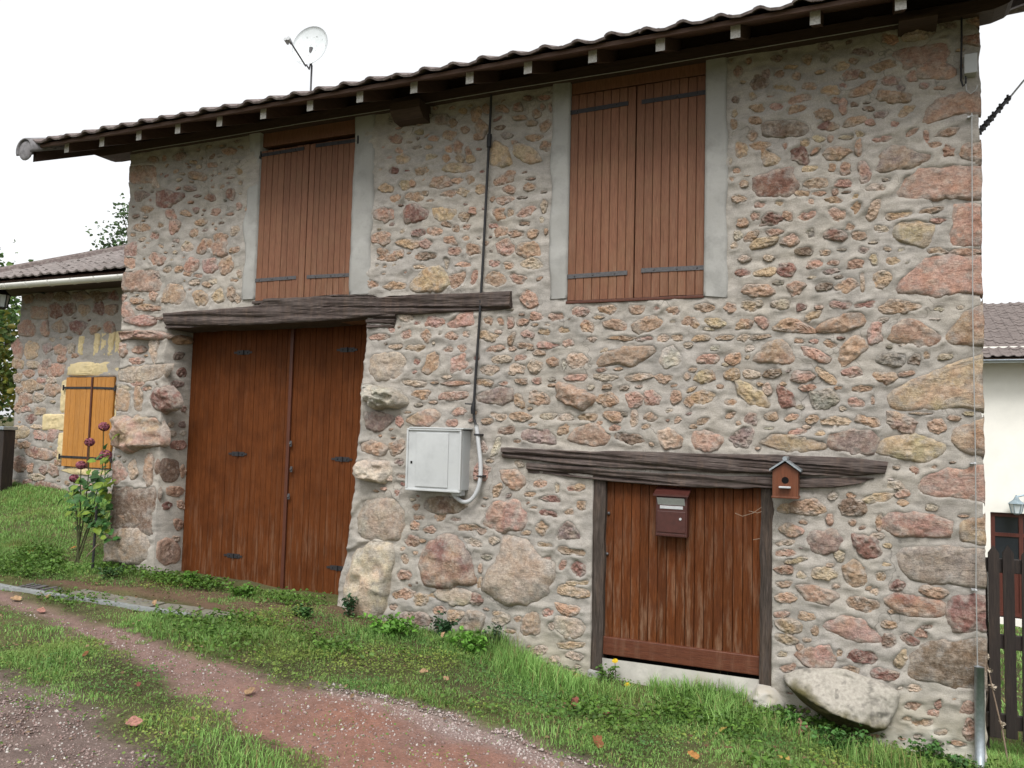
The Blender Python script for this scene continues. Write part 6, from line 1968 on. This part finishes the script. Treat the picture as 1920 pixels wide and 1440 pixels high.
V, F, C = pebbles(x, y, np.minimum(s, .016), c, rv)
tag(mesh('gravel', V, F, M['gravel'], None, False, C), kind='stuff')

# bits of dead leaf and straw lying in the grass
rl2 = np.random.default_rng(61)
x, y = scatter(9000, -9, .4, -4.0, -.05, rl2)
m = visible(x, y, ground_z(x, y), .15) & ~in_building(x, y)
x, y = x[m], y[m]
m = rl2.random(len(x)) < np.clip(.16 + .5 * fbm(x * 2.3, y * 2.3, 44.0, 3), .03, .8) * np.where(inpoly(x, y, PATH), .25, 1)
x, y = x[m], y[m]; n_ = len(x)
t_ = rl2.random(n_)[:, None]
c = (np.array([.10, .055, .030]) * (1 - t_) + np.array([.27, .19, .11]) * t_)
V, F, C = leaf_patch(x, y, ground_z(x, y) + rl2.uniform(.004, .035, n_), rl2.uniform(.012, .034, n_), up_normals(n_, rl2, .35), rl2.uniform(0, 6.28, n_), c, .12)
tag(mesh('leaf_litter', V, F, M['dry_leaf'], None, False, C), kind='stuff')

# ------------------------------------------------------------------ fallen leaves
rf = np.random.default_rng(17)
def fallen(px_, py_, size, col, label, lift=.03, group=None):
    x, y, z = G(px_, py_)
    n = 18
    V = []
    lob = rf.uniform(.75, 1.15, n); curl = rf.uniform(.1, .35)
    for k in range(n):
        a = 2 * math.pi * k / n
        rr = size * .5 * (0.72 + .28 * math.cos(a) ** 2) * lob[k]
        u_, v_ = rr * math.cos(a), rr * .8 * math.sin(a)
        V.append((u_, v_, curl * (v_ * v_ * 8 / size + .5 * u_ * u_ / size) + rf.uniform(-.003, .003)))
    yw = rf.uniform(0, 6.28)
    V = [(u_ * math.cos(yw) - v_ * math.sin(yw), u_ * math.sin(yw) + v_ * math.cos(yw), w_) for u_, v_, w_ in V]
    V = V + [(u_, v_, w_ - .0012) for u_, v_, w_ in V]
    V += [(0, 0, .002), (0, 0, .0008)]
    F = [(k, (k + 1) % n, 2 * n) for k in range(n)] + [(n + (k + 1) % n, n + k, 2 * n + 1) for k in range(n)] + [((k + 1) % n, k, n + k, n + (k + 1) % n) for k in range(n)]
    o = mesh('fallen_leaf', V, F, M['dry_leaf'], None, False, np.tile(np.array(col) * rf.uniform(.85, 1.15), (len(V), 1)), (x, y, z + lift))
    o.rotation_euler = (rf.uniform(.25, .75), rf.uniform(-.35, .35), 0)
    return tag(o, label, 'leaf', group or 'fallen leaves on the grass and path')
RB, BR, TAN, ORA, YEL, PNK = (.20, .075, .055), (.19, .085, .04), (.33, .215, .125), (.34, .17, .055), (.38, .28, .08), (.30, .15, .12)
for a in ((1078, 1332, .085, RB, 'upright dark red fallen leaf on the verge below the hatch door', .05), (1135, 1350, .07, RB, 'small dark red fallen leaf right of the upright red one'),
          (1120, 1405, .085, BR, 'curled brown leaf at the lower edge of the verge beside the gravel'), (250, 1366, .10, PNK, 'big pale purple fallen leaf on the near grass strip'),
          (468, 1300, .075, TAN, 'tan fallen leaf lying on the red dirt path', .012), (160, 1237, .05, BR, 'small brown leaf in the grass strip nearest the left edge'),
          (258, 1296, .05, RB, 'small reddish leaf in the middle of the near grass strip'), (1300, 1430, .06, ORA, 'orange fallen leaf at the bottom edge below the hatch'),
          (1355, 1380, .06, YEL, 'yellow fallen leaf in the grass left of the boulder'), (1470, 1434, .065, YEL, 'pale yellow leaf at the bottom edge below the boulder'),
          (1500, 1376, .12, PNK, 'wide pinkish fallen leaf in front of the boulder'), (1082, 1279, .08, BR, 'brown leaf in the grass left of the hatch post foot'),
          (795, 1271, .065, TAN, 'tan leaf standing in the long grass below the electric box'), (836, 1283, .05, TAN, 'small tan leaf right of the standing tan leaf'),
          (60, 1041, .10, ORA, 'rusty orange leaf on the left lawn'), (138, 1034, .07, ORA, 'smaller orange leaf on the lawn by the hydrangea'),
          (30, 1126, .10, TAN, 'tan leaf on the path edge near the grate', .012), (88, 1122, .07, TAN, 'pale leaf beside the right end of the drain grate', .012),
          (1815, 1424, .07, YEL, 'yellow leaf beside the foot of the steel tube'), (290, 1139, .06, TAN, 'tan leaf on the drain slabs'), (1345, 1312, .05, RB, 'reddish leaf on the grass under the right end of the hatch sill'),
          (830, 1214, .05, TAN, 'pale leaf among the bright green weeds at the wall foot', .09), (78, 1148, .09, PNK, 'pale greyish leaf on the left part of the dirt path', .012)):
    fallen(*a[:5], lift=a[5] if len(a) > 5 else .035)

# ------------------------------------------------------------------ trees
def tree(x, y, z0, h, rad, n, size, cols, label, seed, trunk=.12, low=.25, squash=1.0):
    r = np.random.default_rng(200 + seed)
    root = empty('tree', (x, y, z0), label, 'tree')
    mb = MB()
    mb.tube([(x, y, z0 - .2), (x + .05, y, z0 + h * .35), (x - .04, y + .05, z0 + h * .7), (x, y, z0 + h * .92)], [trunk, trunk * .8, trunk * .45, trunk * .12], 9)
    cl = []
    for k in range(22):
        a = r.uniform(0, 6.28); t_ = r.uniform(low, .95)
        q = rad * math.sqrt(max(0, 1 - ((t_ - .55) / .55) ** 2)) * r.uniform(.55, 1.05)
        tip = (x + q * math.cos(a), y + q * math.sin(a), z0 + h * min(1, t_ + .08))
        mb.tube([(x, y, z0 + h * (t_ - .18)), ((x + tip[0]) / 2, (y + tip[1]) / 2, z0 + h * (t_ - .02)), tip], [trunk * .32, trunk * .2, trunk * .05], 6)
        cl.append(tip)
        cl.append(tuple(np.array(tip) * .6 + np.array([x, y, z0 + h * t_]) * .4 + r.normal(0, .15, 3)))
    mb.build('trunk', M['bark'], root)
    cl = np.array(cl)
    k = r.integers(0, len(cl), n)
    q = cl[k] + r.normal(0, 1, (n, 3)) * rad * .17
    tonev = r.uniform(.6, 1.4, len(cl))[k][:, None] * r.uniform(.7, 1.3, n)[:, None]
    c = np.array(cols)[r.integers(0, len(cols), n)] * tonev
    V, F, C = leaf_patch(q[:, 0], q[:, 1], q[:, 2], size * r.uniform(.6, 1.3, n), r.normal(0, 1, (n, 3)) + np.array([0, -.3, .5]), r.uniform(0, 6.28, n), c)
    tag(mesh('crown', V, F, M['leaf'], root, False, np.clip(C, .01, .6)), kind='stuff')
    return root
tree(-19.75, 6.0, 1.0, 4.9, 1.75, 4200, .15, [(.09, .17, .045), (.12, .20, .05), (.07, .13, .04)], 'tall green tree rising behind the left end of the cottage roof', 1, .14)
tree(-15.45, 3.6, .9, 3.1, 1.25, 3600, .12, [(.17, .20, .04), (.24, .22, .04), (.11, .17, .04)], 'yellowing bushy tree left of the cottage corner', 2, .09, .1)
tree(-22.75, 13.5, 1.2, 7.9, 1.25, 1800, .14, [(.07, .12, .05), (.09, .14, .06)], 'distant tree whose leaves show past the left barn corner', 3, .14, .4)
